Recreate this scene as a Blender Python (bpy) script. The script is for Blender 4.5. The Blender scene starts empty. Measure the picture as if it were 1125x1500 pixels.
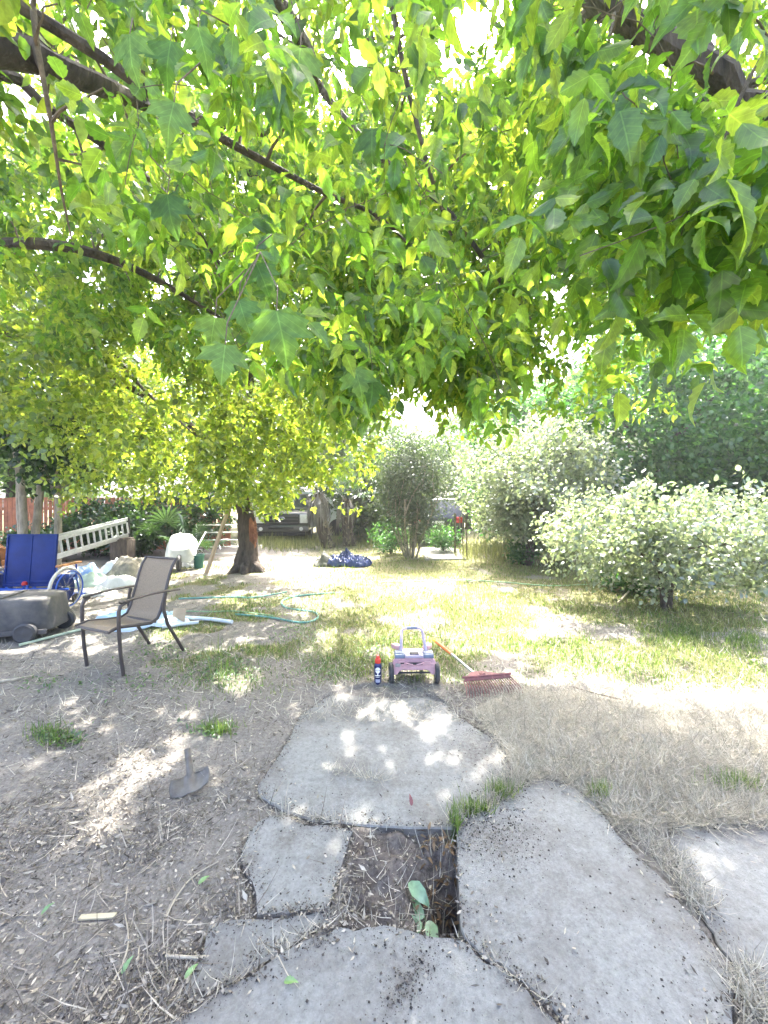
import bpy, bmesh, math, random
import numpy as np
from mathutils import Vector, Matrix, Euler
random.seed(7); RNG = np.random.default_rng(11)
S = bpy.context.scene
COL = S.collection
R = math.radians

# ------------------------------------------------------------------ camera, light, exposure
F, CX, YH, H = 563.0, 562.5, 735.0, 1.5          # focal length and horizon in photo pixels, eye height in metres
cam_d = bpy.data.cameras.new("camera"); cam = bpy.data.objects.new("camera", cam_d); COL.objects.link(cam)
cam.location = (0, 0, H); cam.rotation_euler = (R(90), 0, 0)
cam_d.sensor_fit = 'VERTICAL'; cam_d.sensor_height = 24.0; cam_d.lens = 24.0 * F / 1500.0
cam_d.shift_y = -(750.0 - YH) / 1500.0
cam_d.clip_start = 0.05; cam_d.clip_end = 600
S.camera = cam
SUN_EL, SUN_AZ = R(58), R(8)                       # azimuth measured from +Y towards +X
SUN = Vector((math.sin(SUN_AZ) * math.cos(SUN_EL), math.cos(SUN_AZ) * math.cos(SUN_EL), math.sin(SUN_EL)))
W = bpy.data.worlds.new("World"); S.world = W; W.use_nodes = True
nt = W.node_tree; bg = nt.nodes["Background"]
sky = nt.nodes.new("ShaderNodeTexSky"); sky.sky_type = 'NISHITA'; sky.sun_disc = False
sky.sun_elevation = SUN_EL; sky.sun_rotation = SUN_AZ; sky.air_density = 0.75; sky.dust_density = 6.0; sky.ozone_density = 0.7
nt.links.new(sky.outputs[0], bg.inputs[0]); bg.inputs[1].default_value = 0.15
sun_d = bpy.data.lights.new("sun", 'SUN'); sun_d.energy = 2.7; sun_d.angle = R(0.55); sun_d.color = (1, 0.95, 0.86)
sun = bpy.data.objects.new("sun", sun_d); COL.objects.link(sun); sun.location = (3, 10, 20)
sun.rotation_euler = (-SUN).to_track_quat('-Z', 'Y').to_euler()
S.view_settings.view_transform = 'Standard'; S.view_settings.look = 'None'
S.view_settings.exposure = 3.45; S.view_settings.gamma = 1.0
S.cycles.max_bounces = 9; S.cycles.diffuse_bounces = 5; S.cycles.transmission_bounces = 4; S.cycles.glossy_bounces = 3
S.cycles.sample_clamp_indirect = 6.0
S.cycles.use_denoising = True

# ------------------------------------------------------------------ helpers
def G(px, py, z=0.0):                              # photo pixel -> point on the level z
    d = (H - z) * F / (py - YH)
    return Vector(((px - CX) / F * d, d, z))
def PD(px, py, d):                                 # photo pixel at depth d
    return Vector(((px - CX) / F * d, d, H - (py - YH) / F * d))

def hash2(ix, iy, seed):
    n = (ix.astype(np.int64) * 374761393 + iy.astype(np.int64) * 668265263 + seed * 974711) & 0x7fffffff
    n = ((n ^ (n >> 13)) * 1274126177) & 0x7fffffff
    return ((n ^ (n >> 16)) & 0xffff) / 65535.0
def vnoise(x, y, s, seed=0):                       # smooth value noise 0..1
    x = np.asarray(x, float) / s; y = np.asarray(y, float) / s
    ix = np.floor(x); iy = np.floor(y); fx = x - ix; fy = y - iy
    fx = fx * fx * (3 - 2 * fx); fy = fy * fy * (3 - 2 * fy)
    a = hash2(ix, iy, seed); b = hash2(ix + 1, iy, seed); c = hash2(ix, iy + 1, seed); d = hash2(ix + 1, iy + 1, seed)
    return (a * (1 - fx) + b * fx) * (1 - fy) + (c * (1 - fx) + d * fx) * fy
def inpoly(x, y, poly):
    x = np.asarray(x, float); y = np.asarray(y, float); c = np.zeros(x.shape, bool); n = len(poly)
    for i in range(n):
        x0, y0 = poly[i][0], poly[i][1]; x1, y1 = poly[i - 1][0], poly[i - 1][1]
        if y0 == y1: continue
        m = ((y0 > y) != (y1 > y)) & (x < (x1 - x0) * (y - y0) / (y1 - y0) + x0)
        c ^= m
    return c
def smooth(a, b, x):
    t = np.clip((x - a) / (b - a), 0, 1); return t * t * (3 - 2 * t)

def tag(o, label=None, cat=None, group=None, kind=None):
    if label: o["label"] = label
    if cat: o["category"] = cat
    if group: o["group"] = group
    if kind: o["kind"] = kind
    return o
def thing(name, label, cat, loc=(0, 0, 0), rz=0, group=None):
    o = bpy.data.objects.new(name, None); COL.objects.link(o); o.empty_display_size = 0.2
    o.location = loc; o.rotation_euler = (0, 0, rz)
    return tag(o, label, cat, group)
def link(name, me, parent=None, world=False):
    o = bpy.data.objects.new(name, me); COL.objects.link(o)
    if parent is not None:
        o.parent = parent
        if world: o.matrix_parent_inverse = parent_mat(parent).inverted()
    return o
def parent_mat(p):
    m = Matrix.LocRotScale(p.location, p.rotation_euler, p.scale)
    return parent_mat(p.parent) @ p.matrix_parent_inverse @ m if p.parent else m
def dup_tree(o, parent=None):
    c = o.copy(); COL.objects.link(c)
    if parent is not None: c.parent = parent
    for ch in list(o.children): dup_tree(ch, c)
    return c

class MB:                                          # collects shapes for ONE mesh object
    def __init__(s): s.v = []; s.f = []; s.m = []; s.mi = 0
    def add(s, vs, fs):
        k = len(s.v); s.v += [tuple(v) for v in vs]
        for f in fs: s.f.append([i + k for i in f]); s.m.append(s.mi)
        return s
    def box(s, c, size, rot=None, taper=1.0, bev=0.0):
        bm = bmesh.new(); bmesh.ops.create_cube(bm, size=1)
        for v in bm.verts:
            t = taper if v.co.z > 0 else 1.0
            v.co = Vector((v.co.x * size[0] * t, v.co.y * size[1] * t, v.co.z * size[2]))
        if bev > 0: bmesh.ops.bevel(bm, geom=bm.edges[:], offset=bev, segments=2, affect='EDGES', profile=.6)
        M = Matrix.Translation(c)
        if rot is not None: M = M @ (rot if isinstance(rot, Matrix) else Euler(rot).to_matrix().to_4x4())
        bm.verts.index_update()
        s.add([M @ v.co for v in bm.verts], [[v.index for v in f.verts] for f in bm.faces]); bm.free(); return s
    def tube(s, pts, r, n=8, cap=True, jit=0.0):
        pts = [Vector(p) for p in pts]; k = len(pts)
        rs = [r] * k if not hasattr(r, '__len__') else list(r)
        t0 = (pts[1] - pts[0]).normalized()
        u = t0.orthogonal().normalized(); vs = []
        for i, p in enumerate(pts):
            t = (pts[min(i + 1, k - 1)] - pts[max(i - 1, 0)])
            t = t.normalized() if t.length > 1e-9 else t0
            u = (u - t * u.dot(t)); u = u.normalized() if u.length > 1e-6 else t.orthogonal().normalized()
            w = t.cross(u)
            for j in range(n):
                a = 2 * math.pi * j / n; q = rs[i] * (1 + (random.uniform(-jit, jit) if jit else 0))
                vs.append(p + (u * math.cos(a) + w * math.sin(a)) * q)
        fs = [[i * n + j, i * n + (j + 1) % n, (i + 1) * n + (j + 1) % n, (i + 1) * n + j] for i in range(k - 1) for j in range(n)]
        if cap: fs += [list(range(n))[::-1], [(k - 1) * n + j for j in range(n)]]
        return s.add(vs, fs)
    def lathe(s, prof, n=20, M=None, caps=True):   # prof: (r, z)
        vs = []; k = len(prof)
        for r, z in prof:
            for j in range(n):
                a = 2 * math.pi * j / n; p = Vector((r * math.cos(a), r * math.sin(a), z)); vs.append(M @ p if M else p)
        fs = [[i * n + j, i * n + (j + 1) % n, (i + 1) * n + (j + 1) % n, (i + 1) * n + j] for i in range(k - 1) for j in range(n)]
        if caps: fs += [list(range(n))[::-1], [(k - 1) * n + j for j in range(n)]]
        return s.add(vs, fs)
    def prism(s, poly, h0, h1, M=None):            # polygon in XY extruded in Z
        n = len(poly); vs = [Vector((p[0], p[1], h0)) for p in poly] + [Vector((p[0], p[1], h1)) for p in poly]
        if M: vs = [M @ v for v in vs]
        fs = [list(range(n))[::-1], [n + i for i in range(n)]] + [[i, (i + 1) % n, n + (i + 1) % n, n + i] for i in range(n)]
        return s.add(vs, fs)
    def grid(s, fn, nu, nv, close=False):          # fn(u,v) -> point
        vs = [fn(i / (nu - 1), j / (nv - 1)) for i in range(nu) for j in range(nv)]
        return s.add(vs, [[i * nv + j, (i + 1) * nv + j, (i + 1) * nv + j + 1, i * nv + j + 1] for i in range(nu - 1) for j in range(nv - 1)])
    def build(s, name, mats, parent=None, smooth_=True, world=False, bevel=0.0, solid=0.0, sub=0, angle=40):
        me = bpy.data.meshes.new(name); me.from_pydata(s.v, [], s.f)
        for m in (mats if isinstance(mats, (list, tuple)) else [mats]): me.materials.append(m)
        me.polygons.foreach_set("material_index", s.m); me.validate()
        if smooth_:
            me.polygons.foreach_set("use_smooth", [True] * len(me.polygons))
            try: me.set_sharp_from_angle(angle=R(angle))
            except Exception: pass
        o = link(name, me, parent, world)
        if solid: md = o.modifiers.new("s", 'SOLIDIFY'); md.thickness = solid; md.offset = 0
        if bevel: md = o.modifiers.new("b", 'BEVEL'); md.width = bevel; md.segments = 2; md.limit_method = 'ANGLE'
        if sub: md = o.modifiers.new("ss", 'SUBSURF'); md.levels = sub; md.render_levels = sub
        return o

def np_mesh(name, V, Fc, mat, parent=None, smooth_=True):
    me = bpy.data.meshes.new(name); V = np.asarray(V, np.float32); Fc = np.asarray(Fc, np.int32); k = Fc.shape[1]
    me.vertices.add(len(V)); me.vertices.foreach_set("co", V.ravel())
    me.loops.add(Fc.size); me.loops.foreach_set("vertex_index", Fc.ravel())
    me.polygons.add(len(Fc)); me.polygons.foreach_set("loop_start", np.arange(0, Fc.size, k, dtype=np.int32))
    me.polygons.foreach_set("loop_total", np.full(len(Fc), k, np.int32))
    if smooth_: me.polygons.foreach_set("use_smooth", np.ones(len(Fc), bool))
    me.materials.append(mat); me.update(calc_edges=True); me.validate()
    return link(name, me, parent)

def unit(a): return a / np.maximum(np.linalg.norm(a, axis=-1, keepdims=True), 1e-9)
def cards(P, A, N, size, T, width=None):           # copies of a small template leaf: A = along, N = facing
    A = unit(A); B = unit(np.cross(A, N)); N = np.cross(B, A)
    Tv, Tf = T; s = np.asarray(size)[:, None, None]; w = s if width is None else np.asarray(width)[:, None, None]
    V = P[:, None] + w * Tv[None, :, 0:1] * B[:, None] + s * Tv[None, :, 1:2] * A[:, None] + s * Tv[None, :, 2:3] * N[:, None]
    k = len(Tv); n = len(P)
    Fc = (Tf[None] + (np.arange(n) * k)[:, None, None]).reshape(-1, 3)
    return V.reshape(-1, 3), Fc
def join(parts):
    Vs, Fs, k = [], [], 0
    for V, Fc in parts:
        Vs.append(V); Fs.append(Fc + k); k += len(V)
    return np.concatenate(Vs), np.concatenate(Fs)
def template(mid, edge):                           # midrib (y,z) and right edge (x,y,z), mirrored
    m = [(0, y, z) for y, z in mid]; r = list(edge); l = [(-x, y, z) for x, y, z in edge]
    V = np.array(m + r + l, float); nm, ne = len(m), len(r); T = []
    def side(off, flip):
        seq = [0] + [off + i for i in range(ne)] + [nm - 1]; mi = 0
        for a, b in zip(seq[:-1], seq[1:]):
            yb = V[b][1]
            tr = [a, b, min(mi + 1, nm - 1)] if mi + 1 < nm - 1 or b != nm - 1 else [a, b, mi]
            while mi + 1 < nm - 1 and V[mi + 1][1] < yb:
                q = [a, mi + 1, mi]
                if len(set(q)) == 3: T.append(q[::-1] if flip else q)
                mi += 1
            q = [a, b, mi]
            if len(set(q)) == 3: T.append(q[::-1] if flip else q)
    side(nm, False); side(nm + ne, True)
    return V, np.array(T, np.int32)
OVATE = template([(0, 0), (.33, .03), (.68, 0), (1, -.12)], [(.2, .14, .03), (.31, .38, .07), (.2, .7, .03)])
SLIM = template([(0, 0), (.5, .03), (1, -.1)], [(.13, .3, .04), (.12, .65, .02)])
TOOTH = template([(0, 0), (.25, .02), (.5, .03), (.75, 0), (1, -.14)],
                 [(.17, .07, .05), (.31, .24, .12), (.28, .31, .10), (.35, .42, .13), (.26, .5, .09), (.27, .62, .09), (.15, .74, .05), (.11, .85, 0)])
PALM = template([(0, 0), (.3, .03), (.6, .03), (1, -.16)],
                [(.24, -.05, .0), (.34, .1, .03), (.56, .2, .0), (.47, .3, .03), (.62, .5, -.05), (.42, .5, .03), (.22, .48, .05), (.28, .62, .03), (.2, .68, .02), (.16, .8, -.02)])
BLADE = (np.array([(-.5, 0, 0), (.5, 0, 0), (-.4, .45, .08), (.4, .45, .08), (0, 1, .38)], float), np.array([(0, 1, 3), (0, 3, 2), (2, 3, 4)], np.int32))
CHIP = (np.array([(0, 0, 0), (.45, .4, .1), (-.4, .5, -.06), (.05, 1, .12)], float), np.array([(0, 1, 2), (1, 3, 2)], np.int32))

# ------------------------------------------------------------------ materials
MATS = {}
def M(name, c, rough=.7, var=.25, scale=9, bump=.15, metal=0.0, c2=None, coat=0.0, detail=6, spec=.4, bscale=None, stretch=None):
    if name in MATS: return MATS[name]
    m = bpy.data.materials.new(name); m.use_nodes = True; t = m.node_tree; p = t.nodes["Principled BSDF"]
    tc = t.nodes.new("ShaderNodeTexCoord"); src = tc.outputs['Object']
    if stretch:
        mp = t.nodes.new("ShaderNodeMapping"); mp.inputs['Scale'].default_value = stretch; t.links.new(src, mp.inputs[0]); src = mp.outputs[0]
    n = t.nodes.new("ShaderNodeTexNoise"); n.inputs['Scale'].default_value = scale; n.inputs['Detail'].default_value = detail; n.inputs['Roughness'].default_value = .65
    t.links.new(src, n.inputs['Vector'])
    r = t.nodes.new("ShaderNodeValToRGB"); e = r.color_ramp.elements
    a = c2 if c2 else tuple(x * (1 - var) for x in c); b = c if c2 else tuple(min(1, x * (1 + var)) for x in c)
    e[0].position = .33; e[0].color = (*a, 1); e[1].position = .67; e[1].color = (*b, 1)
    t.links.new(n.outputs[0], r.inputs[0]); t.links.new(r.outputs[0], p.inputs['Base Color'])
    p.inputs['Roughness'].default_value = rough; p.inputs['Metallic'].default_value = metal
    p.inputs['Specular IOR Level'].default_value = spec
    if coat: p.inputs['Coat Weight'].default_value = coat; p.inputs['Coat Roughness'].default_value = .08
    if bump:
        n2 = t.nodes.new("ShaderNodeTexNoise"); n2.inputs['Scale'].default_value = bscale or scale * 4; n2.inputs['Detail'].default_value = 6
        t.links.new(src, n2.inputs['Vector'])
        bp = t.nodes.new("ShaderNodeBump"); bp.inputs['Strength'].default_value = bump; bp.inputs['Distance'].default_value = .02
        t.links.new(n2.outputs[0], bp.inputs['Height']); t.links.new(bp.outputs[0], p.inputs['Normal'])
    MATS[name] = m; return m
def LEAF(name, a, b, ta, tb, mix=.5, gloss=.06, rough=.35, veins=False):   # reflected colours a..b, transmitted colours ta..tb
    m = bpy.data.materials.new(name); m.use_nodes = True; t = m.node_tree
    for n in list(t.nodes): t.nodes.remove(n)
    out = t.nodes.new("ShaderNodeOutputMaterial"); g = t.nodes.new("ShaderNodeNewGeometry")
    def ramp(c0, c1):
        r = t.nodes.new("ShaderNodeValToRGB"); e = r.color_ramp.elements; e.new(.35)
        for el, q, c in zip(e, (0, .35, 1), (tuple(x * .55 for x in c0), c0, c1)): el.position = q; el.color = (*c, 1)
        t.links.new(g.outputs['Random Per Island'], r.inputs[0])
        mu = t.nodes.new("ShaderNodeMixRGB"); mu.blend_type = 'MULTIPLY'; mu.inputs[0].default_value = 1; t.links.new(r.outputs[0], mu.inputs[1]); t.links.new(mot, mu.inputs[2]); return mu.outputs[0]
    tcd = t.nodes.new("ShaderNodeTexCoord"); nz = t.nodes.new("ShaderNodeTexNoise"); nz.inputs['Scale'].default_value = 55; nz.inputs['Detail'].default_value = 3; t.links.new(tcd.outputs['Object'], nz.inputs['Vector'])
    mr = t.nodes.new("ShaderNodeMapRange"); mr.inputs['From Min'].default_value = .3; mr.inputs['From Max'].default_value = .7; mr.inputs['To Min'].default_value = .72; mr.inputs['To Max'].default_value = 1.2; t.links.new(nz.outputs[0], mr.inputs[0]); mot = mr.outputs[0]
    if veins:                                      # pale midrib and side veins from the leaf's own coordinates
        at = t.nodes.new("ShaderNodeAttribute"); at.attribute_name = "leafco"; sx = t.nodes.new("ShaderNodeSeparateXYZ"); t.links.new(at.outputs['Vector'], sx.inputs[0])
        def mth(op, a, b=None):
            n = t.nodes.new("ShaderNodeMath"); n.operation = op
            for i, q in enumerate((a, b)):
                if q is None: continue
                if isinstance(q, (int, float)): n.inputs[i].default_value = q
                else: t.links.new(q, n.inputs[i])
            return n.outputs[0]
        ax = mth('ABSOLUTE', sx.outputs[0]); mid = mth('LESS_THAN', ax, .014)
        lat = mth('LESS_THAN', mth('FRACT', mth('MULTIPLY', mth('SUBTRACT', sx.outputs[1], mth('MULTIPLY', ax, .85)), 6.5)), .1)
        vn = mth('MULTIPLY_ADD', mth('MAXIMUM', mid, mth('MULTIPLY', lat, .55)), .5); vn.node.inputs[2].default_value = 1.0
        mot = mth('MULTIPLY', mot, vn)
    d = t.nodes.new("ShaderNodeBsdfDiffuse"); tr = t.nodes.new("ShaderNodeBsdfTranslucent"); gl = t.nodes.new("ShaderNodeBsdfGlossy")
    gl.inputs['Roughness'].default_value = rough; gl.inputs['Color'].default_value = (.9, .95, 1, 1)
    t.links.new(ramp(a, b), d.inputs[0]); t.links.new(ramp(ta, tb), tr.inputs[0])
    m1 = t.nodes.new("ShaderNodeMixShader"); m1.inputs[0].default_value = mix
    t.links.new(d.outputs[0], m1.inputs[1]); t.links.new(tr.outputs[0], m1.inputs[2])
    m2 = t.nodes.new("ShaderNodeMixShader"); m2.inputs[0].default_value = gloss
    t.links.new(m1.outputs[0], m2.inputs[1]); t.links.new(gl.outputs[0], m2.inputs[2]); t.links.new(m2.outputs[0], out.inputs[0])
    MATS[name] = m; return m
LF_MAPLE = LEAF("maple_leaf", (.05, .12, .022), (.10, .17, .025), (.22, .44, .03), (.54, .66, .05), .58, .03, .3)
LF_NEAR = LEAF("near_leaf", (.05, .12, .02), (.10, .18, .03), (.22, .45, .03), (.52, .68, .05), .6, .035, .3, True)
LF_HANG = LEAF("hanging_leaf", (.055, .135, .03), (.09, .18, .045), (.16, .34, .04), (.28, .46, .06), .5, .02, .3, True)
LF_ELDER = LEAF("elder_leaf", (.07, .14, .018), (.13, .19, .02), (.30, .46, .03), (.55, .62, .05), .55, .05)
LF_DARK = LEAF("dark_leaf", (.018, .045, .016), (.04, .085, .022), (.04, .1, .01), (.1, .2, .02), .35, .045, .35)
LF_HEDGE = LEAF("hedge_leaf", (.035, .10, .03), (.07, .15, .045), (.08, .28, .04), (.2, .44, .06), .42, .04, .4)
LF_PALE = LEAF("pale_leaf", (.11, .145, .078), (.19, .215, .125), (.26, .36, .13), (.44, .51, .23), .45, .12, .4)
LF_CENTRE = LEAF("narrow_leaf", (.03, .055, .025), (.065, .085, .04), (.07, .13, .03), (.18, .25, .07), .35, .05, .4)
LF_FAR = LEAF("far_leaf", (.06, .11, .03), (.11, .17, .05), (.16, .3, .04), (.3, .45, .06), .45, .06, .45)
LF_PALM = LEAF("palm_leaf", (.02, .05, .018), (.035, .075, .022), (.04, .1, .015), (.08, .16, .025), .35, .06, .35)
LF_DEADPALM = LEAF("dead_frond", (.2, .18, .16), (.34, .31, .28), (.1, .09, .07), (.2, .18, .14), .2, .03, .5)
LF_GRASS = LEAF("grass_blade", (.07, .125, .025), (.16, .2, .055), (.16, .32, .04), (.34, .46, .09), .42, .04, .4)
LF_DRY = LEAF("dry_blade", (.40, .375, .31), (.64, .6, .51), (.26, .23, .17), (.42, .39, .28), .3, .03, .5)
LF_YELLOW = LEAF("yellow_grass", (.2, .22, .08), (.36, .35, .16), (.24, .28, .08), (.4, .42, .15), .4, .03, .5)
LF_LITTER = LEAF("litter_leaf", (.15, .125, .1), (.6, .54, .44), (.08, .06, .04), (.24, .2, .12), .2, .03, .6)
LF_WEED = LEAF("weed_leaf", (.06, .12, .03), (.11, .18, .05), (.12, .28, .04), (.25, .42, .08), .4, .06, .4)
LF_BROWN = LEAF("dead_brown_leaf", (.12, .075, .04), (.3, .2, .11), (.1, .06, .03), (.24, .15, .06), .3, .03, .5)
LF_CRUMB = LEAF("soil_crumb", (.035, .03, .027), (.12, .1, .085), (.01, .01, .01), (.02, .02, .02), .05, .02, .7)
LF_SEED = LEAF("seedling_leaf", (.16, .32, .17), (.24, .42, .25), (.12, .28, .08), (.2, .4, .12), .35, .08, .35)
BARK = M("bark", (.12, .095, .075), .9, .4, 14, 1.0, c2=(.035, .028, .023), stretch=(1, 1, .25))
BARK_PALE = M("pale_bark", (.36, .32, .25), .9, .3, 14, .7, c2=(.16, .14, .1), stretch=(1, 1, .3))
BARK_TWIG = M("twig_bark", (.13, .1, .07), .85, .35, 20, .4)
WOODRED = M("torn_wood", (.34, .15, .085), .9, .4, 16, 1.0, c2=(.10, .045, .03), stretch=(1, 1, .2))
# ------------------------------------------------------------------ ground with a dug-out hole, broken slabs
HOLE = [G(*p) for p in ((519, 1214), (668, 1214), (673, 1373), (498, 1357))]
SLABS_PX = {
 'far': [(385, 1168), (378, 1150), (398, 1120), (420, 1085), (440, 1048), (480, 1020), (540, 1006), (600, 1008), (650, 1030), (690, 1060), (738, 1092), (748, 1138), (715, 1170), (690, 1188), (664, 1212), (600, 1211), (520, 1207), (470, 1202), (425, 1188)],
 'square': [(392, 1196), (362, 1220), (348, 1250), (360, 1282), (371, 1300), (375, 1340), (430, 1335), (482, 1329), (516, 1215), (468, 1208), (425, 1199)],
 'wedge': [(308, 1356), (340, 1347), (375, 1343), (440, 1337), (476, 1332), (487, 1345), (470, 1358), (430, 1379), (385, 1407), (335, 1440), (285, 1466), (268, 1450), (290, 1410)],
 'near': [(495, 1356), (560, 1356), (620, 1365), (673, 1374), (700, 1398), (738, 1419), (772, 1448), (804, 1482), (834, 1522), (860, 1600), (150, 1600), (236, 1512), (294, 1468), (343, 1441), (398, 1408), (450, 1381)],
 'broad': [(668, 1213), (700, 1190), (745, 1165), (785, 1140), (840, 1153), (870, 1178), (895, 1208), (940, 1260), (985, 1308), (1030, 1363), (1060, 1408), (1076, 1440), (1072, 1500), (1060, 1600), (870, 1600), (840, 1514), (808, 1476), (776, 1443), (742, 1414), (703, 1392), (677, 1371), (672, 1300)],
 'corner': [(985, 1206), (1060, 1204), (1250, 1212), (1420, 1300), (1500, 1420), (1500, 1600), (1150, 1560), (1112, 1442), (1062, 1390), (1022, 1330), (990, 1262), (980, 1230)],
}
SLABS = {k: [(p.x, p.y) for p in (G(*q, z=.005) for q in v)] for k, v in SLABS_PX.items()}
hx = [p.x for p in HOLE]; hy = [p.y for p in HOLE]
def gz(x, y):                                      # height of the soil
    x = np.asarray(x, float); y = np.asarray(y, float)
    near = np.clip(1 - (np.hypot(x, y) - 6) / 8, .15, 1)
    z = -.006 + (vnoise(x, y, .9, 1) - .5) * .03 * smooth(2.5, 5, np.hypot(x, y)) + near * ((vnoise(x, y, .22, 2) - .5) * .020 + (vnoise(x, y, .07, 3) - .5) * .009 + (vnoise(x, y, .13, 33) - .5) * .008)
    z = z + (vnoise(x, y, 5, 4) - .5) * .12 * smooth(5, 12, y)
    # raised straw heap at the right
    q = smooth(.55, 1.3, x) * smooth(1.95, 2.15, y) * (1 - smooth(2.7, 3.3, y)); z = z + .035 * q
    for k, po in SLABS.items():
        i = inpoly(x, y, po); z = np.where(i, np.minimum(z, -.03), z)
    # soil overlapping the far end of the slab
    z = z + .05 * np.exp(-((x - .1) / .75) ** 2 - ((y - 3.02) / .17) ** 2)
    i = inpoly(x, y, [(hx[0] - .012, hy[0] + .012), (hx[1] + .012, hy[1] + .012), (hx[2] + .012, hy[2] - .012), (hx[3] - .012, hy[3] - .012)])
    u = (x - min(hx)) / (max(hx) - min(hx)); v = (y - min(hy)) / (max(hy) - min(hy))
    dep = .016 + .23 * smooth(.4, .9, u) * (1 - .9 * smooth(.4, .9, v)) + .02 * (1 - v)
    return np.where(i, -dep + (vnoise(x, y, .06, 8) - .5) * .05, z)
def gz1(x, y): return float(gz(np.array([x]), np.array([y]))[0])
def GG(px, py, dz=0.0): p = G(px, py); p.z = gz1(p.x, p.y) + dz; return p

xs = np.concatenate([np.linspace(-90, -9, 28), np.linspace(-8.7, -3, 80), np.linspace(-2.97, 2.97, 330), np.linspace(3, 9, 80), np.linspace(9.5, 90, 28)])
ys = np.concatenate([np.linspace(-30, .6, 14), np.linspace(.63, 4.2, 210), np.linspace(4.24, 12, 170), np.linspace(12.5, 160, 44)])
X, Y = np.meshgrid(xs, ys, indexing='ij'); Z = gz(X, Y)
nx, ny = X.shape; idx = np.arange(nx * ny).reshape(nx, ny)
quads = np.stack([idx[:-1, :-1], idx[1:, :-1], idx[1:, 1:], idx[:-1, 1:]], -1).reshape(-1, 4)
def px_of(x, y, z=0): return CX + F * x / np.maximum(y, .2), YH + F * (H - z) / np.maximum(y, .2)
def zone_straw(px, py):
    po = [(690, 1040), (760, 1012), (900, 1016), (1020, 1040), (1500, 1050), (1900, 1200), (1500, 1216), (985, 1208), (905, 1212), (872, 1176), (842, 1150), (785, 1136), (740, 1160), (705, 1178), (752, 1130), (735, 1090)]
    return inpoly(px, py, po).astype(float)
def zone_grass(px, py, x, y):
    n = vnoise(x, y, .55, 21) * .6 + vnoise(x, y, .18, 22) * .4
    w = smooth(400, 520, px) * smooth(784, 806, py) * (1 - smooth(955, 1015, py - 14 * smooth(850, 1000, px)))
    w = w * smooth(.25, .6, n + .12 * (py < 900))
    w = np.maximum(w, .95 * smooth(.5, .62, n) * smooth(180, 260, px) * (1 - smooth(400, 470, px)) * smooth(815, 830, py) * (1 - smooth(950, 1010, py)))
    w = np.maximum(w, np.exp(-(((px - 330) / 60) ** 2 + ((py - 985) / 26) ** 2)) * .5)
    w = np.maximum(w, np.exp(-(((px - 620) / 90) ** 2 + ((py - 930) / 40) ** 2)) * .5)
    w = np.maximum(w, .9 * (py < 800))
    return w
PXg, PYg = px_of(X.ravel(), Y.ravel())
front = Y.ravel() > .5
gr = np.where(front, zone_grass(PXg, PYg, X.ravel(), Y.ravel()), .3); st = np.where(front, zone_straw(PXg, PYg), 0)
hole_m = inpoly(X.ravel(), Y.ravel(), [(p.x, p.y) for p in HOLE]).astype(float)
gm = bpy.data.materials.new("soil"); gm.use_nodes = True; t = gm.node_tree; p = t.nodes["Principled BSDF"]
def node(tp, **kw):
    n = t.nodes.new(tp)
    for k, v in kw.items(): n.inputs[k].default_value = v
    return n
tc = node("ShaderNodeTexCoord")
def noise(sc, det=8, ro=.7):
    n = node("ShaderNodeTexNoise", Scale=sc, Detail=det, Roughness=ro); t.links.new(tc.outputs['Object'], n.inputs['Vector']); return n.outputs[0]
def ramp(src, stops):
    r = node("ShaderNodeValToRGB"); e = r.color_ramp.elements
    while len(e) < len(stops): e.new(.5)
    for el, (q, c) in zip(e, stops): el.position = q; el.color = (*c, 1)
    t.links.new(src, r.inputs[0]); return r.outputs[0]
def mixc(f, a, b):
    m = t.nodes.new("ShaderNodeMixRGB"); t.links.new(f, m.inputs[0]); t.links.new(a, m.inputs[1]); t.links.new(b, m.inputs[2]); return m.outputs[0]
soil = mixc(noise(1.3, 4), ramp(noise(34, 10, .78), [(.32, (.07, .063, .056)), (.5, (.19, .175, .158)), (.66, (.33, .312, .285))]), ramp(noise(85, 10, .8), [(.38, (.10, .09, .08)), (.65, (.36, .34, .31))]))
dry = ramp(noise(70, 10), [(.3, (.22, .2, .165)), (.6, (.46, .43, .36))])
turf = ramp(noise(45, 8), [(.3, (.07, .08, .03)), (.5, (.16, .155, .075)), (.7, (.34, .3, .19))])
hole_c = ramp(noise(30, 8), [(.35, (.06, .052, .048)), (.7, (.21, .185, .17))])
at = t.nodes.new("ShaderNodeVertexColor"); at.layer_name = "zone"; sp = t.nodes.new("ShaderNodeSeparateColor"); t.links.new(at.outputs[0], sp.inputs[0])
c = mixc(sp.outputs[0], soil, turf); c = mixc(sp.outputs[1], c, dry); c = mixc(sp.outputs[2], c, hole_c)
t.links.new(c, p.inputs['Base Color']); p.inputs['Roughness'].default_value = .95; p.inputs['Specular IOR Level'].default_value = .15
bp = node("ShaderNodeBump", Strength=.8, Distance=.02); t.links.new(noise(55, 10), bp.inputs['Height']); t.links.new(bp.outputs[0], p.inputs['Normal'])
gob = np_mesh("ground", np.stack([X.ravel(), Y.ravel(), Z.ravel()], -1), quads, gm)
ca = gob.data.color_attributes.new("zone", 'FLOAT_COLOR', 'POINT')
ca.data.foreach_set("color", np.stack([gr, st, hole_m, np.ones_like(gr)], -1).astype(np.float32).ravel())
tag(gob, kind="structure")

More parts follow.
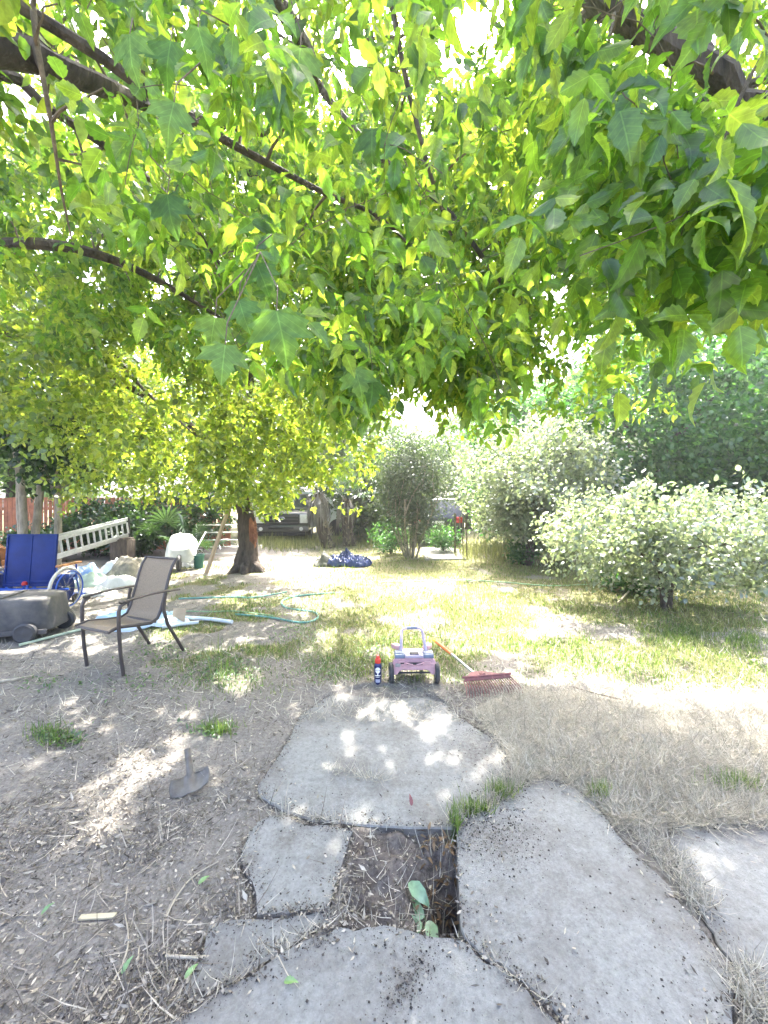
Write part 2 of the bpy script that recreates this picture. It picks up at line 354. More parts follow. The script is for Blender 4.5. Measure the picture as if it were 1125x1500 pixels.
# concrete: pitted grey with stains
cm = bpy.data.materials.new("concrete"); cm.use_nodes = True; t = cm.node_tree; p = t.nodes["Principled BSDF"]; tc = node("ShaderNodeTexCoord")
base = mixc(noise(2.2, 6), ramp(noise(35, 10), [(.28, (.125, .13, .124)), (.48, (.235, .243, .235)), (.72, (.345, .355, .345))]), ramp(noise(90, 8), [(.3, (.17, .165, .158)), (.7, (.37, .365, .35))]))
dirt = ramp(noise(3.1, 9, .75), [(.46, (0, 0, 0)), (.72, (.85, .85, .85))])
sepn = t.nodes.new("ShaderNodeRGBToBW"); t.links.new(dirt, sepn.inputs[0]); dsum = sepn.outputs[0]
gpos = t.nodes.new("ShaderNodeNewGeometry"); grit = ramp(noise(38, 10, .8), [(.36, (0, 0, 0)), (.6, (1, 1, 1))])
for (a_, b_, r_) in ((730, 1232, .17), (700, 1225, .12), (612, 1415, .06), (592, 1440, .07), (572, 1468, .06), (700, 1105, .26), (520, 1040, .3), (362, 1262, .07), (420, 1230, .09), (330, 1400, .12)):
    q = G(a_, b_); dn = t.nodes.new("ShaderNodeVectorMath"); dn.operation = 'DISTANCE'; t.links.new(gpos.outputs['Position'], dn.inputs[0]); dn.inputs[1].default_value = (q.x, q.y, 0)
    rg = t.nodes.new("ShaderNodeMapRange"); rg.inputs['From Min'].default_value = r_; rg.inputs['From Max'].default_value = r_ * .25; rg.inputs['To Max'].default_value = .85; t.links.new(dn.outputs['Value'], rg.inputs[0])
    mu = t.nodes.new("ShaderNodeMath"); mu.operation = 'MULTIPLY'; t.links.new(rg.outputs[0], mu.inputs[0]); t.links.new(grit, mu.inputs[1])
    ad = t.nodes.new("ShaderNodeMath"); ad.operation = 'MAXIMUM'; t.links.new(dsum, ad.inputs[0]); t.links.new(mu.outputs[0], ad.inputs[1]); dsum = ad.outputs[0]
brown = ramp(noise(50), [(.3, (.09, .08, .07)), (.7, (.2, .18, .16))])
c = mixc(dsum, base, brown)
vor = node("ShaderNodeTexVoronoi", Scale=42.0); t.links.new(tc.outputs['Object'], vor.inputs['Vector'])
pit = ramp(vor.outputs['Distance'], [(.05, (.45, .45, .45)), (.16, (1, 1, 1))]); mm = t.nodes.new("ShaderNodeMixRGB"); mm.blend_type = 'MULTIPLY'; mm.inputs[0].default_value = .55
t.links.new(c, mm.inputs[1]); t.links.new(pit, mm.inputs[2]); t.links.new(mm.outputs[0], p.inputs['Base Color'])
p.inputs['Roughness'].default_value = .85; p.inputs['Specular IOR Level'].default_value = .3
bp = node("ShaderNodeBump", Strength=.9, Distance=.009); t.links.new(noise(75, 12, .8), bp.inputs['Height']); t.links.new(bp.outputs[0], p.inputs['Normal'])
CONC = cm
SIDE_SHADE = M('side_shade_concrete', (.13, .12, .11), .95, .35, 18, .5)  # darker concrete for the slab sides, edge shadow painted into the colour
SLAB_LABEL = {'far': 'rounded concrete slab in front of the push walker', 'square': 'squarish broken slab left of the hole', 'wedge': 'small cracked wedge of concrete between soil and nearest slab',
              'near': 'wide concrete slab nearest below the hole', 'broad': 'broad concrete slab right of the hole', 'corner': 'concrete slab beyond the grassy joint'}
def slab(key, top, tilt):
    po = SLABS[key]; out = []
    hs = [(q.x, q.y) for q in HOLE]
    for i, a in enumerate(po):                     # break the straight edges up
        b = po[(i + 1) % len(po)]; L = math.dist(a, b); n = max(1, int(L / .025))
        mx, my = (a[0] + b[0]) / 2, (a[1] + b[1]) / 2
        straight = min(abs(mx - hx[1]), 9) < .04 and min(hy) < my < max(hy) or abs(my - hy[0]) < .03 and hx[0] - .05 < mx < hx[1] or (key == 'square' and abs(mx - (hx[0] + hx[3]) / 2) < .05)
        for k in range(n):
            f = k / n; x = a[0] + (b[0] - a[0]) * f; y = a[1] + (b[1] - a[1]) * f; j = .002 if straight else .0055
            w_ = 0 if straight else 1; ax_, ay_ = np.array([x]), np.array([y])
            ox = w_ * ((vnoise(ax_, ay_, .09, 51)[0] - .5) * .022 + (vnoise(ax_, ay_, .035, 52)[0] - .5) * .012); oy = w_ * ((vnoise(ax_, ay_, .09, 53)[0] - .5) * .022 + (vnoise(ax_, ay_, .035, 54)[0] - .5) * .012)
            out.append((x + ox + random.gauss(0, j) * .35, y + oy + random.gauss(0, j) * .35))
    cx = sum(q[0] for q in out) / len(out); cy = sum(q[1] for q in out) / len(out)
    bm = bmesh.new()
    zf = lambda x, y: top + (x - cx) * tilt[0] + (y - cy) * tilt[1]
    tv = [bm.verts.new((cx + (x - cx) * .993, cy + (y - cy) * .993, zf(x, y))) for x, y in out]
    ev = [bm.verts.new((x, y, zf(x, y) - .005 - random.random() * .003)) for x, y in out]
    bv = [bm.verts.new((x, y, zf(x, y) - .11)) for x, y in out]; n = len(out)
    cap_f = bm.faces.new(tv)
    for i in range(n):
        j = (i + 1) % n; bm.faces.new((tv[j], tv[i], ev[i], ev[j])); bm.faces.new((ev[j], ev[i], bv[i], bv[j]))
    bm.normal_update()
    bmesh.ops.recalc_face_normals(bm, faces=bm.faces[:])
    me = bpy.data.meshes.new("concrete_slab"); bm.to_mesh(me); bm.free(); me.materials.append(CONC); me.materials.append(SIDE_SHADE)
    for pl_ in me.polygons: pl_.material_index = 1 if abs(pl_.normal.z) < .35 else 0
    return tag(link("concrete_slab", me), SLAB_LABEL[key], None, "broken concrete slabs of the path", "structure")
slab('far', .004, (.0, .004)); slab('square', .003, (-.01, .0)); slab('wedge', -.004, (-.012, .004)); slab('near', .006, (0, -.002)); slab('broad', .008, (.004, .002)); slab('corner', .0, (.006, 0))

def stripe_ok(x, y):
    k = np.zeros(np.shape(x), bool)
    for po in SLABS.values(): k |= inpoly(x, y, po)
    return k
def scatter(n, pxr, pyr, dens):                    # points on the ground, thinned by dens(px,py,x,y)
    px = RNG.uniform(*pxr, n); py = RNG.uniform(*pyr, n); d = H * F / (py - YH); x = (px - CX) / F * d
    k = RNG.random(n) < dens(px, py, x, d); return x[k], d[k], px[k], py[k]
def lay(x, y, size, wid, T, tilt, lift=0.0, az=None):  # pieces lying about: tilt 0 flat .. 1 upright
    n = len(x); a = RNG.uniform(0, 2 * math.pi, n) if az is None else az
    up = np.clip(RNG.normal(tilt, .18 + .1 * tilt, n), -.12, 1.3)
    A = np.stack([np.cos(a) * np.cos(up * 1.5), np.sin(a) * np.cos(up * 1.5), np.sin(up * 1.5)], -1)
    N = np.stack([RNG.normal(0, .35, n), RNG.normal(0, .35, n), np.ones(n)], -1) + A * 0
    N = np.where(np.abs(up)[:, None] > .6, np.stack([np.cos(a), np.sin(a), np.zeros(n)], -1) * -1, N)
    z = gz(x, y) + lift
    on = stripe_ok(x, y) & ~inpoly(x, y, [(q.x, q.y) for q in HOLE]); z = np.where(on, np.maximum(z, .010), z)
    return cards(np.stack([x, y, z], -1), A, N, size, T, wid)

# green grass
parts = []
x, y, px, py = scatter(150000, (-260, 1400), (790, 1050), lambda a, b, u, v: np.clip(zone_grass(a, b, u, v), 0, 1) * .8)
parts.append(lay(x, y, RNG.uniform(.02, .075, len(x)) * (.7 + .05 * y) * (.4 + .9 * vnoise(x, y, .5, 31)), .0035 + .0009 * y, BLADE, .68))
parts.append(lay(*(lambda q: (q[0], q[1], RNG.uniform(.12, .3, len(q[0])), .006 + 0 * q[0], BLADE, .75))(scatter(2600, (300, 350), (955, 1000), lambda a, b, u, v: np.exp(-((a - 322) / 14) ** 2) * .03))))
for (cx_, cy_, rx, ry, n) in ((690, 1190, 28, 9, 150), (666, 1212, 7, 14, 90), (735, 1165, 20, 8, 160), (880, 1165, 14, 7, 160), (75, 1080, 36, 14, 170), (320, 1068, 26, 11, 200), (1080, 1155, 40, 10, 250), (1090, 940, 40, 14, 700), (1000, 930, 60, 16, 900)):
    a = RNG.normal(cx_, rx * .5, n); b = RNG.normal(cy_, ry * .5, n); d = H * F / (b - YH); xx = (a - CX) / F * d
    parts.append(lay(xx, d, RNG.uniform(.03, .1, n), np.full(n, .0045), BLADE, .6))
V, Fc = join(parts); tag(np_mesh("grass", V, Fc, LF_GRASS), kind="stuff")
# broad leaved weeds in the soil
parts = []
for (cx_, cy_, rx, ry, n) in ((80, 1082, 36, 15, 130), (325, 985, 60, 26, 420), (240, 955, 50, 20, 260), (390, 880, 60, 30, 500), (440, 925, 50, 26, 420), (310, 1072, 36, 12, 120), (545, 950, 36, 22, 240), (110, 1085, 20, 8, 60), (60, 1000, 60, 14, 90), (480, 985, 50, 20, 200), (700, 1000, 40, 14, 100), (200, 1000, 90, 24, 140)):
    a = RNG.normal(cx_, rx * .5, n); b = RNG.normal(cy_, ry * .5, n); d = H * F / (b - YH)
    parts.append(lay((a - CX) / F * d, d, RNG.uniform(.015, .05, n), RNG.uniform(.012, .03, n), OVATE, .25, RNG.uniform(0, .03, n)))
V, Fc = join(parts); tag(np_mesh("low_weeds", V, Fc, LF_WEED), kind="stuff")
# tall bleached grass beyond the lawn
parts = []
def meadow(a, b, u, v):
    w = np.exp(-(((a - 425) / 45) ** 2 + ((b - 797) / 7) ** 2)) + np.exp(-(((a - 545) / 35) ** 2 + ((b - 790) / 9) ** 2)) + .5 * np.exp(-(((a - 715) / 34) ** 2 + ((b - 806) / 12) ** 2))
    return np.clip(w, 0, 1)
x, y, px, py = scatter(60000, (340, 800), (778, 840), meadow)
parts.append(lay(x, y, RNG.uniform(.16, .42, len(x)) * (.5 + vnoise(x, y, .8, 5)), .004 + .0011 * y, BLADE, .82))
x, y, px, py = scatter(60000, (400, 1300), (815, 1030), lambda a, b, u, v: zone_grass(a, b, u, v) * smooth(.3, .7, vnoise(u, v, .7, 9)) * .95)
parts.append(lay(x, y, RNG.uniform(.03, .11, len(x)) * (.6 + .06 * y), .0035 + .0008 * y, BLADE, .4))
V, Fc = join(parts); tag(np_mesh("dry_grass", V, Fc, LF_YELLOW), kind="stuff")
# raked straw
def straw_d(a, b, u, v):
    s = zone_straw(a, b); e = np.zeros_like(a)
    for dx, dy in ((-14, 0), (14, 0), (0, -9), (0, 9)): e = np.maximum(e, zone_straw(a + dx, b + dy))
    return np.maximum(s, e * .35)
x, y, px, py = scatter(42000, (640, 1500), (995, 1240), straw_d)
parts = [lay(x, y, RNG.uniform(.04, .15, len(x)), RNG.uniform(.0016, .0042, len(x)), BLADE, .1, RNG.uniform(0, .028, len(x)))]
x, y, px, py = scatter(26000, (-200, 1300), (850, 1060), lambda a, b, u, v: .25 + .5 * vnoise(u, v, .5, 12) * (a > 420))
parts.append(lay(x, y, RNG.uniform(.04, .13, len(x)), .0028 + .0006 * y, BLADE, .06, RNG.uniform(0, .012, len(x))))
x, y, px, py = scatter(3200, (250, 800), (1195, 1400), lambda a, b, u, v: inpoly(u, v, [(q.x, q.y) for q in HOLE]) * .25)
parts.append(lay(x, y, RNG.uniform(.03, .1, len(x)), np.full(len(x), .0025), BLADE, .15, RNG.uniform(0, .02, len(x))))
x, y, px, py = scatter(1500, (600, 672), (1212, 1370), lambda a, b, u, v: inpoly(u, v, [(q.x, q.y) for q in HOLE]) * smooth(600, 668, a) * .10)
parts.append(lay(x, y, RNG.uniform(.08, .22, len(x)), np.full(len(x), .0034), BLADE, .5))
for (x0, y0, x1, y1, w, n) in ((660, 1208, 735, 1170, 10, 260), (735, 1165, 790, 1138, 8, 240), (930, 1210, 985, 1265, 14, 420), (985, 1265, 1035, 1340, 12, 420), (1085, 1420, 1120, 1500, 14, 420), (395, 1192, 520, 1210, 3, 110), (480, 1350, 290, 1466, 3, 70), (670, 1375, 800, 1470, 2, 30), (560, 1145, 480, 1128, 6, 130), (690, 1000, 760, 1030, 9, 300)):
    f = RNG.random(n); a = x0 + (x1 - x0) * f + RNG.normal(0, w, n); b = y0 + (y1 - y0) * f + RNG.normal(0, w * .6, n); d = H * F / (b - YH)
    parts.append(lay((a - CX) / F * d, d, RNG.uniform(.03, .1, n), np.full(n, .0026), BLADE, .22, RNG.uniform(0, .012, n)))
V, Fc = join(parts); tag(np_mesh("dry_straw", V, Fc, LF_DRY), kind="stuff")
# leaf litter and chips on the soil
def litter_d(a, b, u, v):
    k = ~stripe_ok(u, v)
    return k * (1 - .8 * zone_straw(a, b)) * (.25 + .75 * smooth(.35, .7, vnoise(u, v, .35, 41))) * (1 - .75 * smooth(460, 560, a) * (b < 1000))
x, y, px, py = scatter(64000, (-300, 900), (830, 1530), litter_d)
parts = [lay(x, y, (.007 + RNG.exponential(.012, len(x))).clip(0, .055) * (.75 + .1 * y), (.004 + RNG.exponential(.005, len(x))).clip(0, .022) * (.6 + .13 * y), CHIP, .07, RNG.uniform(0, .006, len(x)))]
x, y, px, py = scatter(5000, (-300, 560), (840, 1530), litter_d)
parts.append(lay(x, y, RNG.uniform(.05, .16, len(x)), RNG.uniform(.002, .0045, len(x)), BLADE, .05, RNG.uniform(0, .01, len(x))))
x, y, px, py = scatter(5200, (380, 1125), (1010, 1500), lambda a, b, u, v: stripe_ok(u, v) * (.05 + .95 * np.exp(-(((a - 720) / 60) ** 2 + ((b - 1240) / 45) ** 2)) + .25 * (b < 1190)) * .3)
parts.append(lay(x, y, RNG.uniform(.008, .03, len(x)), RNG.uniform(.004, .014, len(x)), CHIP, .08))
ex, ey = [], []                                    # soil and chips lapping over the slab edges
for po in SLABS.values():
    cx_, cy_ = np.mean(po, 0)
    for a, b in zip(po, po[1:] + po[:1]):
        n = int(math.dist(a, b) * 240); f = RNG.random(n); inn = RNG.exponential(.03, n) * (vnoise(np.full(n, a[0]) + f, np.full(n, a[1]), .16, 71) > .35); qx = a[0] + (b[0] - a[0]) * f; qy = a[1] + (b[1] - a[1]) * f
        dl_ = np.hypot(cx_ - qx, cy_ - qy); ex.append(qx + (cx_ - qx) / dl_ * inn); ey.append(qy + (cy_ - qy) / dl_ * inn)
ex, ey = np.concatenate(ex), np.concatenate(ey); EDGE_PTS = (ex, ey); s_ = RNG.random(len(ex)) < .45
parts.append(lay(ex[s_], ey[s_], RNG.uniform(.006, .026, s_.sum()), RNG.uniform(.003, .011, s_.sum()), CHIP, .08))
V, Fc = join(parts); tag(np_mesh("leaf_litter", V, Fc, LF_LITTER), kind="stuff")
x, y, px, py = scatter(900, (560, 680), (1205, 1380), lambda a, b, u, v: inpoly(u, v, [(q.x, q.y) for q in HOLE]) * smooth(590, 660, a) * .5)
V, Fc = lay(x, y, RNG.uniform(.02, .06, len(x)), RNG.uniform(.012, .03, len(x)), OVATE, .2, RNG.uniform(0, .03, len(x))); tag(np_mesh("dead_leaves", V, Fc, LF_BROWN), kind="stuff")
# dark soil crumbs
CR = (np.array([(0, 0, .35), (.4, .1, 0), (-.1, .45, 0), (-.4, -.1, .02), (.1, -.42, 0)], float), np.array([(0, 1, 2), (0, 2, 3), (0, 3, 4), (0, 4, 1)], np.int32))
def crumb_d(a, b, u, v):
    w = .9 * np.exp(-(((a - 735) / 55) ** 2 + ((b - 1225) / 42) ** 2)) + .75 * np.exp(-(((a - 600 + (b - 1440) * .45) / 24) ** 2 + ((b - 1440) / 42) ** 2)) + .3 * np.exp(-(((a - 700) / 70) ** 2 + ((b - 1110) / 40) ** 2)) + .02
    return np.clip(np.where(stripe_ok(u, v), w, .35 * smooth(.4, .7, vnoise(u, v, .3, 77)) * (1 - zone_straw(a, b))), 0, 1)
x, y, px, py = scatter(110000, (-100, 1125), (1030, 1510), crumb_d)
for r_ in range(3): x = np.concatenate([x, EDGE_PTS[0] + RNG.normal(0, .012, len(EDGE_PTS[0]))]); y = np.concatenate([y, EDGE_PTS[1] + RNG.normal(0, .012, len(EDGE_PTS[1]))])
s = RNG.exponential(.0024, len(x)) + .0018
P = np.stack([x, y, np.where(stripe_ok(x, y), .009, gz(x, y))], -1); an = RNG.uniform(0, 6.28, len(x))
V, Fc = cards(P, np.stack([np.cos(an), np.sin(an), 0 * an], -1), np.tile([0, 0, 1.], (len(x), 1)), np.clip(s, 0, .013), CR)
tag(np_mesh("soil_crumbs", V, Fc, LF_CRUMB), kind="stuff")
# ------------------------------------------------------------------ trees
PATCH = [(255, 1098, 55, 24), (205, 1130, 60, 24), (150, 1160, 50, 22), (95, 1180, 42, 13), (157, 1205, 24, 18), (345, 998, 42, 22), (112, 1062, 50, 13), (25, 1125, 38, 12), (250, 1052, 36, 16),
         (95, 1042, 40, 7), (310, 1140, 10, 8), (515, 1106, 33, 15), (508, 1082, 7, 4), (480, 1132, 9, 6), (550, 1032, 12, 4), (500, 1022, 12, 4), (636, 1062, 32, 18), (590, 1062, 6, 4), (655, 1116, 12, 5), (730, 1116, 9, 5), (855, 1140, 24, 9),
         (1036, 1252, 9, 10), (1062, 1274, 12, 8), (1046, 1290, 12, 8), (1052, 1310, 13, 9), (1010, 1256, 6, 7), (1095, 1424, 24, 26), (8, 1470, 26, 24), (60, 1480, 20, 16), (300, 1255, 5, 3), (800, 1146, 12, 5),
         (1000, 1028, 150, 24), (1080, 1000, 110, 24), (820, 950, 110, 20), (180, 885, 85, 17), (60, 900, 20, 10), (45, 885, 30, 6), (540, 878, 130, 22), (690, 880, 150, 24), (900, 935, 90, 24), (595, 905, 30, 18), (1040, 950, 130, 24), (1085, 1085, 30, 8), (385, 870, 60, 10), (470, 900, 40, 10)]
DOTS = [(r_.uniform(0, 700), r_.uniform(1015, 1250), r_.uniform(3, 9), r_.uniform(2, 6)) for r_ in [random.Random(5)] for _ in range(34)]
def sunlit(px, py, x, y):
    s = np.zeros_like(px)
    wob = (vnoise(x, y, .12, 61) - .5) * .9
    for a, b, rx, ry in PATCH:
        if rx >= 20: s = np.maximum(s, (((px - a) / rx) ** 2 + ((py - b) / ry) ** 2 + wob < 1) * 1.0)
    s = s * (vnoise(x, y, .075, 66) * .6 + vnoise(x, y, .03, 67) * .4 > .36)
    for a, b, rx, ry in PATCH + DOTS:
        if rx < 20: s = np.maximum(s, (((px - a) / (rx + 11)) ** 2 + ((py - b) / (ry + 9)) ** 2 < 1) * 1.0)
    s = np.maximum(s, (px > 400) * (py < 862) * 1.0)
    s = np.maximum(s, (px > 560) * (py >= 862) * (py < 1010) * (vnoise(x, y, .45, 62) * .65 + vnoise(x, y, .16, 65) * .35 > .42))
    s = np.maximum(s, (px <= 560) * (py >= 835) * (py < 960) * (vnoise(x, y, .3, 63) > .74))
    return s
GAPS = [(665, 65, 36, 46), (690, 25, 40, 30), (150, 62, 20, 26), (130, 130, 24, 14), (165, 165, 22, 16), (790, 275, 16, 26), (615, 612, 26, 14), (440, 20, 12, 20), (530, 70, 22, 36), (505, 110, 22, 16), (665, 600, 14, 18), (135, 400, 26, 18), (540, 628, 22, 16), (750, 150, 10, 22), (765, 190, 14, 16), (725, 260, 18, 18), (820, 130, 12, 16), (850, 250, 16, 12), (905, 60, 12, 10), (1000, 300, 12, 10), (950, 180, 10, 14), (880, 340, 20, 14), (1060, 60, 14, 10), (810, 420, 22, 18)]
def to_px(P): return CX + F * P[:, 0] / np.maximum(P[:, 1], .05), YH - F * (P[:, 2] - H) / np.maximum(P[:, 1], .05)
def ok_sun(P):
    k = P[:, 2] / SUN.z; gx = P[:, 0] - SUN.x * k; gy = P[:, 1] - SUN.y * k
    px, py = px_of(gx, np.maximum(gy, .6)); s = sunlit(px, py, gx, gy) * (gy > .8)
    return RNG.random(len(P)) > s * .985
def ok_gap(P):
    px, py = to_px(P); s = np.zeros(len(P), bool)
    for a, b, rx, ry in GAPS: s |= ((px - a) / rx) ** 2 + ((py - b) / ry) ** 2 + (vnoise(P[:, 0], P[:, 2], .2, 8) - .5) * .8 < 1
    return ~(s & (P[:, 1] > 0) & (RNG.random(len(P)) < .88))

def curve(a, b, sag=.12, n=6):
    a = np.asarray(a, float); b = np.asarray(b, float); L = np.linalg.norm(b - a); tt = np.linspace(0, 1, n)[:, None]
    off = RNG.normal(0, .06 * L, 3); off[2] += sag * L
    return a + (b - a) * tt + off * (4 * tt * (1 - tt)) * .5 + RNG.normal(0, .012 * L, (n, 3)) * (tt > 0) * (tt < 1)
def grow(limbs, att, per, spread, sag=.12, droop=.8, out=.4, keep=None, tip=.35, rmax=.03, twig=True, horiz=False, centre=None):
    """limbs: list of (points, radii). Branches each attractor off the nearest wood, returns branch shapes and leaf nodes."""
    mb = MB(); nodes = []; rad = []
    for pts, rs in limbs:
        pts = np.array([tuple(p) for p in pts], float); rs = np.interp(np.linspace(0, 1, len(pts)), np.linspace(0, 1, len(rs)), rs)
        for i in range(len(pts) - 1):
            m = max(2, int(np.linalg.norm(pts[i + 1] - pts[i]) / .15))
            for f in np.linspace(0, 1, m, endpoint=False): nodes.append(pts[i] * (1 - f) + pts[i + 1] * f); rad.append(rs[i] * (1 - f) + rs[i + 1] * f)
    nodes = np.array(nodes); rad = np.array(rad)
    dist = np.array([np.min(np.linalg.norm(nodes - a, axis=1)) for a in att]); order = np.argsort(dist)
    LP, LA = [], []
    for i in order:
        a = att[i]; dd = np.linalg.norm(nodes - a, axis=1) - rad * 1.5; j = int(np.argmin(dd)); L = np.linalg.norm(nodes[j] - a)
        if L < .05: continue
        c = curve(nodes[j], a, sag, 6); r0 = min(rmax, rad[j] * .75, .005 + .012 * L)
        if twig: mb.tube([Vector(p) for p in c], [r0 * (1 - .75 * f) + .0012 for f in np.linspace(0, 1, 6)], 4, cap=False)
        nodes = np.concatenate([nodes, c[2:]]); rad = np.concatenate([rad, r0 * (1 - .7 * np.linspace(.4, 1, 4))])
        n = max(1, RNG.poisson(per)); f = RNG.uniform(max(tip, 1 - .9 / max(L, .3)), 1.02, n)
        q = np.stack([np.interp(f, np.linspace(0, 1, 6), c[:, k]) for k in range(3)], -1)
        d = unit(c[-1] - c[-3]); LP.append(q + RNG.normal(0, spread, (n, 3))); LA.append(np.tile(d, (n, 1)))
    P = np.concatenate(LP); D = np.concatenate(LA); n = len(P)
    rnd = unit(RNG.normal(0, 1, (n, 3)))
    A = unit(D * out + rnd * .75 + np.array([0, 0, -droop]))
    if keep is not None: k = keep(P); P, A = P[k], A[k]
    return mb, P, A
def leaves(name, P, A, size, T, mat, parent, flat=.6, tri=False, vary=.3):
    n = len(P); N = unit(np.array([0, 0, flat]) + RNG.normal(0, .6, (n, 3)))
    sz = size * (1 + RNG.normal(0, vary * .6, n)).clip(.45, 1.8)
    if tri:                                        # three leaflets on each stalk
        B = unit(np.cross(A, N)); off = A * (.35 * sz)[:, None]
        P = np.concatenate([P + off, P, P]); A2 = np.concatenate([A, unit(A * .55 + B), unit(A * .55 - B)])
        N = np.concatenate([N + RNG.normal(0, .15, N.shape)] * 3); sz = np.concatenate([sz, sz * .82, sz * .82]); A = A2
    V, Fc = cards(P, A, N, sz, T)
    return np_mesh(name, V, Fc, mat, parent)
def local(V, o): return V
def wood(name, limbs, mat, parent, n=10, jit=.04):
    mb = MB()
    for pts, rs in limbs:
        p = [Vector(tuple(q)) for q in pts]
        pp, rr = [], []
        for i in range(len(p) - 1):                # smooth the polyline
            p0, p1, p2, p3 = p[max(i - 1, 0)], p[i], p[i + 1], p[min(i + 2, len(p) - 1)]
            m = max(2, min(8, int((p2 - p1).length / .12)))
            for k in range(m):
                f = k / m; pp.append(.5 * ((2 * p1) + (p2 - p0) * f + (2 * p0 - 5 * p1 + 4 * p2 - p3) * f * f + (3 * p1 - p0 - 3 * p2 + p3) * f ** 3)); rr.append((i + f) / (len(p) - 1))
        pp.append(p[-1]); rr.append(1.0)
        mb.tube(pp, list(np.interp(rr, np.linspace(0, 1, len(rs)), rs)), n, jit=jit)
    return mb.build(name, mat, parent)
def px_att(n, px, py, d, edge=None, dpow=1.0):     # attractors through a volume seen from the garden
    a = RNG.uniform(*px, n); b = RNG.uniform(*py, n); dd = d[0] + (d[1] - d[0]) * RNG.random(n) ** dpow
    if edge is not None: k = b < np.interp(a, *zip(*edge)); a, b, dd = a[k], b[k], dd[k]
    return np.stack([(a - CX) / F * dd, dd, H - (b - YH) / F * dd], -1)

def shade_att(n, xr):                             # high foliage whose shade falls on the near ground
    gx = RNG.uniform(*xr, n); gy = RNG.uniform(.5, 3.7, n); z = RNG.uniform(3.2, 7.2, n); k = z / SUN.z
    P = np.stack([gx + SUN.x * k, gy + SUN.y * k, z], -1); px, py = to_px(P); e = np.interp(px, *zip(*SHE)); return P[py < e]
SHE = [(-200, 480), (560, 600), (760, 600), (850, 480), (1000, 440), (1300, 380)]
def clear(limbs, rad=19, prob=.85):               # thin the leaves hanging in front of the main boughs
    pts = []
    for l, _ in limbs:
        l = np.array([tuple(q) for q in l]); m = l[:, 1] > .4; l = l[m]
        for a, b in zip(l[:-1], l[1:]): pts += [a + (b - a) * f for f in np.linspace(0, 1, 24)]
    pts = np.array(pts); bx_, by_ = to_px(pts); bd = pts[:, 1]
    def f(P):
        px, py = to_px(P); k = np.zeros(len(P), bool)
        for a, b, d in zip(bx_, by_, bd): k |= (np.hypot(px - a, py + 15 - b) < rad + 8 / d) & (P[:, 1] < d + .05)
        return ~(k & (RNG.random(len(P)) < prob))
    return f
def spray_att():                                   # drooping sprays at the lower fringe
    L = []
    for a, b, d in ((500, 560, 2.2), (520, 590, 2.1), (545, 570, 2.3), (505, 610, 2.6), (600, 560, 3.0), (635, 585, 3.2), (650, 610, 3.0), (700, 585, 2.7), (690, 610, 3.2), (745, 560, 2.8), (640, 520, 2.4), (590, 500, 2.2), (560, 520, 2.6), (720, 545, 3.4), (780, 550, 3.2), (480, 540, 2.4), (660, 560, 2.6)):
        for k in range(4): L.append(tuple(PD(a + RNG.normal(0, 16), b - 22 * k + RNG.normal(0, 9), d + RNG.normal(0, .15))))
    return np.array(L)
def leafco(o, T):                                  # each leaf's own coordinates, for its veins
    n = len(o.data.vertices); k = len(T[0]); a = o.data.attributes.new("leafco", 'FLOAT_VECTOR', 'POINT'); a.data.foreach_set("vector", np.tile(T[0], (n // k, 1)).astype(np.float32).ravel())
# big maple overhead, trunk just outside to the left
t1 = thing("maple_tree", "leafy maple whose long boughs reach in overhead from the upper left", "tree", (0, 0, 0))
l1 = [([(-2.6, .1, -.05), (-2.55, .15, .9), (-2.4, .35, 1.9), (-2.2, .7, 2.5)], [.24, .19, .17, .14]),
      ([(-2.2, .7, 2.5), PD(0, 70, 1.75), PD(70, 95, 1.8), PD(135, 120, 1.95), PD(240, 160, 2.5), PD(400, 200, 3.4)], [.13, .07, .06, .05, .035, .02]),
      ([(-2.3, .5, 2.3), PD(-40, -30, 1.5), PD(30, 10, 1.55), PD(150, 85, 1.7), PD(260, 165, 1.9), PD(390, 238, 2.2), PD(480, 285, 2.5), PD(560, 322, 2.8), PD(640, 400, 3.3)], [.09, .028, .026, .024, .022, .019, .016, .013, .008]),
      ([(-2.3, .5, 2.3), PD(-30, 100, 1.9), PD(60, 150, 2.1), PD(250, 290, 2.9), PD(330, 400, 3.4)], [.06, .03, .026, .018, .008]),
      ([(-2.2, .7, 2.5), PD(-60, 350, 3.2), PD(60, 357, 3.3), PD(140, 372, 3.5), PD(230, 410, 3.9), PD(330, 470, 4.4)], [.08, .05, .047, .043, .032, .012]),
      ([(-2.2, .7, 2.5), (-1.2, 1.2, 4.2), (-.1, 1.9, 4.9), PD(570, -20, 2.3), PD(598, 130, 2.3), PD(635, 270, 2.4), PD(662, 345, 2.5)], [.12, .07, .04, .018, .015, .012, .006]),
      ([(-1.2, 1.2, 4.2), (-.6, 2.6, 4.7), PD(470, 130, 3.6), PD(560, 232, 3.4), PD(650, 302, 3.3), PD(720, 395, 3.2), PD(778, 468, 3.1)], [.07, .05, .034, .024, .021, .019, .008]),
      ([(-2.2, .7, 2.5), (-2.6, 2.2, 4.6), (-2.4, 3.6, 5.2), (-1.2, 4.8, 5.4), (0.3, 5.2, 5.2)], [.11, .08, .06, .04, .02]),
      ([PD(48, 10, 1.5), PD(55, 70, 1.5), PD(75, 180, 1.55), PD(90, 280, 1.7), PD(105, 350, 1.9)], [.011, .010, .008, .005, .003])]
EDGE = [(-200, 420), (0, 470), (100, 500), (200, 520), (300, 560), (420, 575), (470, 560), (520, 640), (560, 600), (640, 640), (700, 640), (760, 610), (800, 560), (840, 520), (900, 560), (1000, 520), (1040, 490), (1125, 380), (1300, 350)]
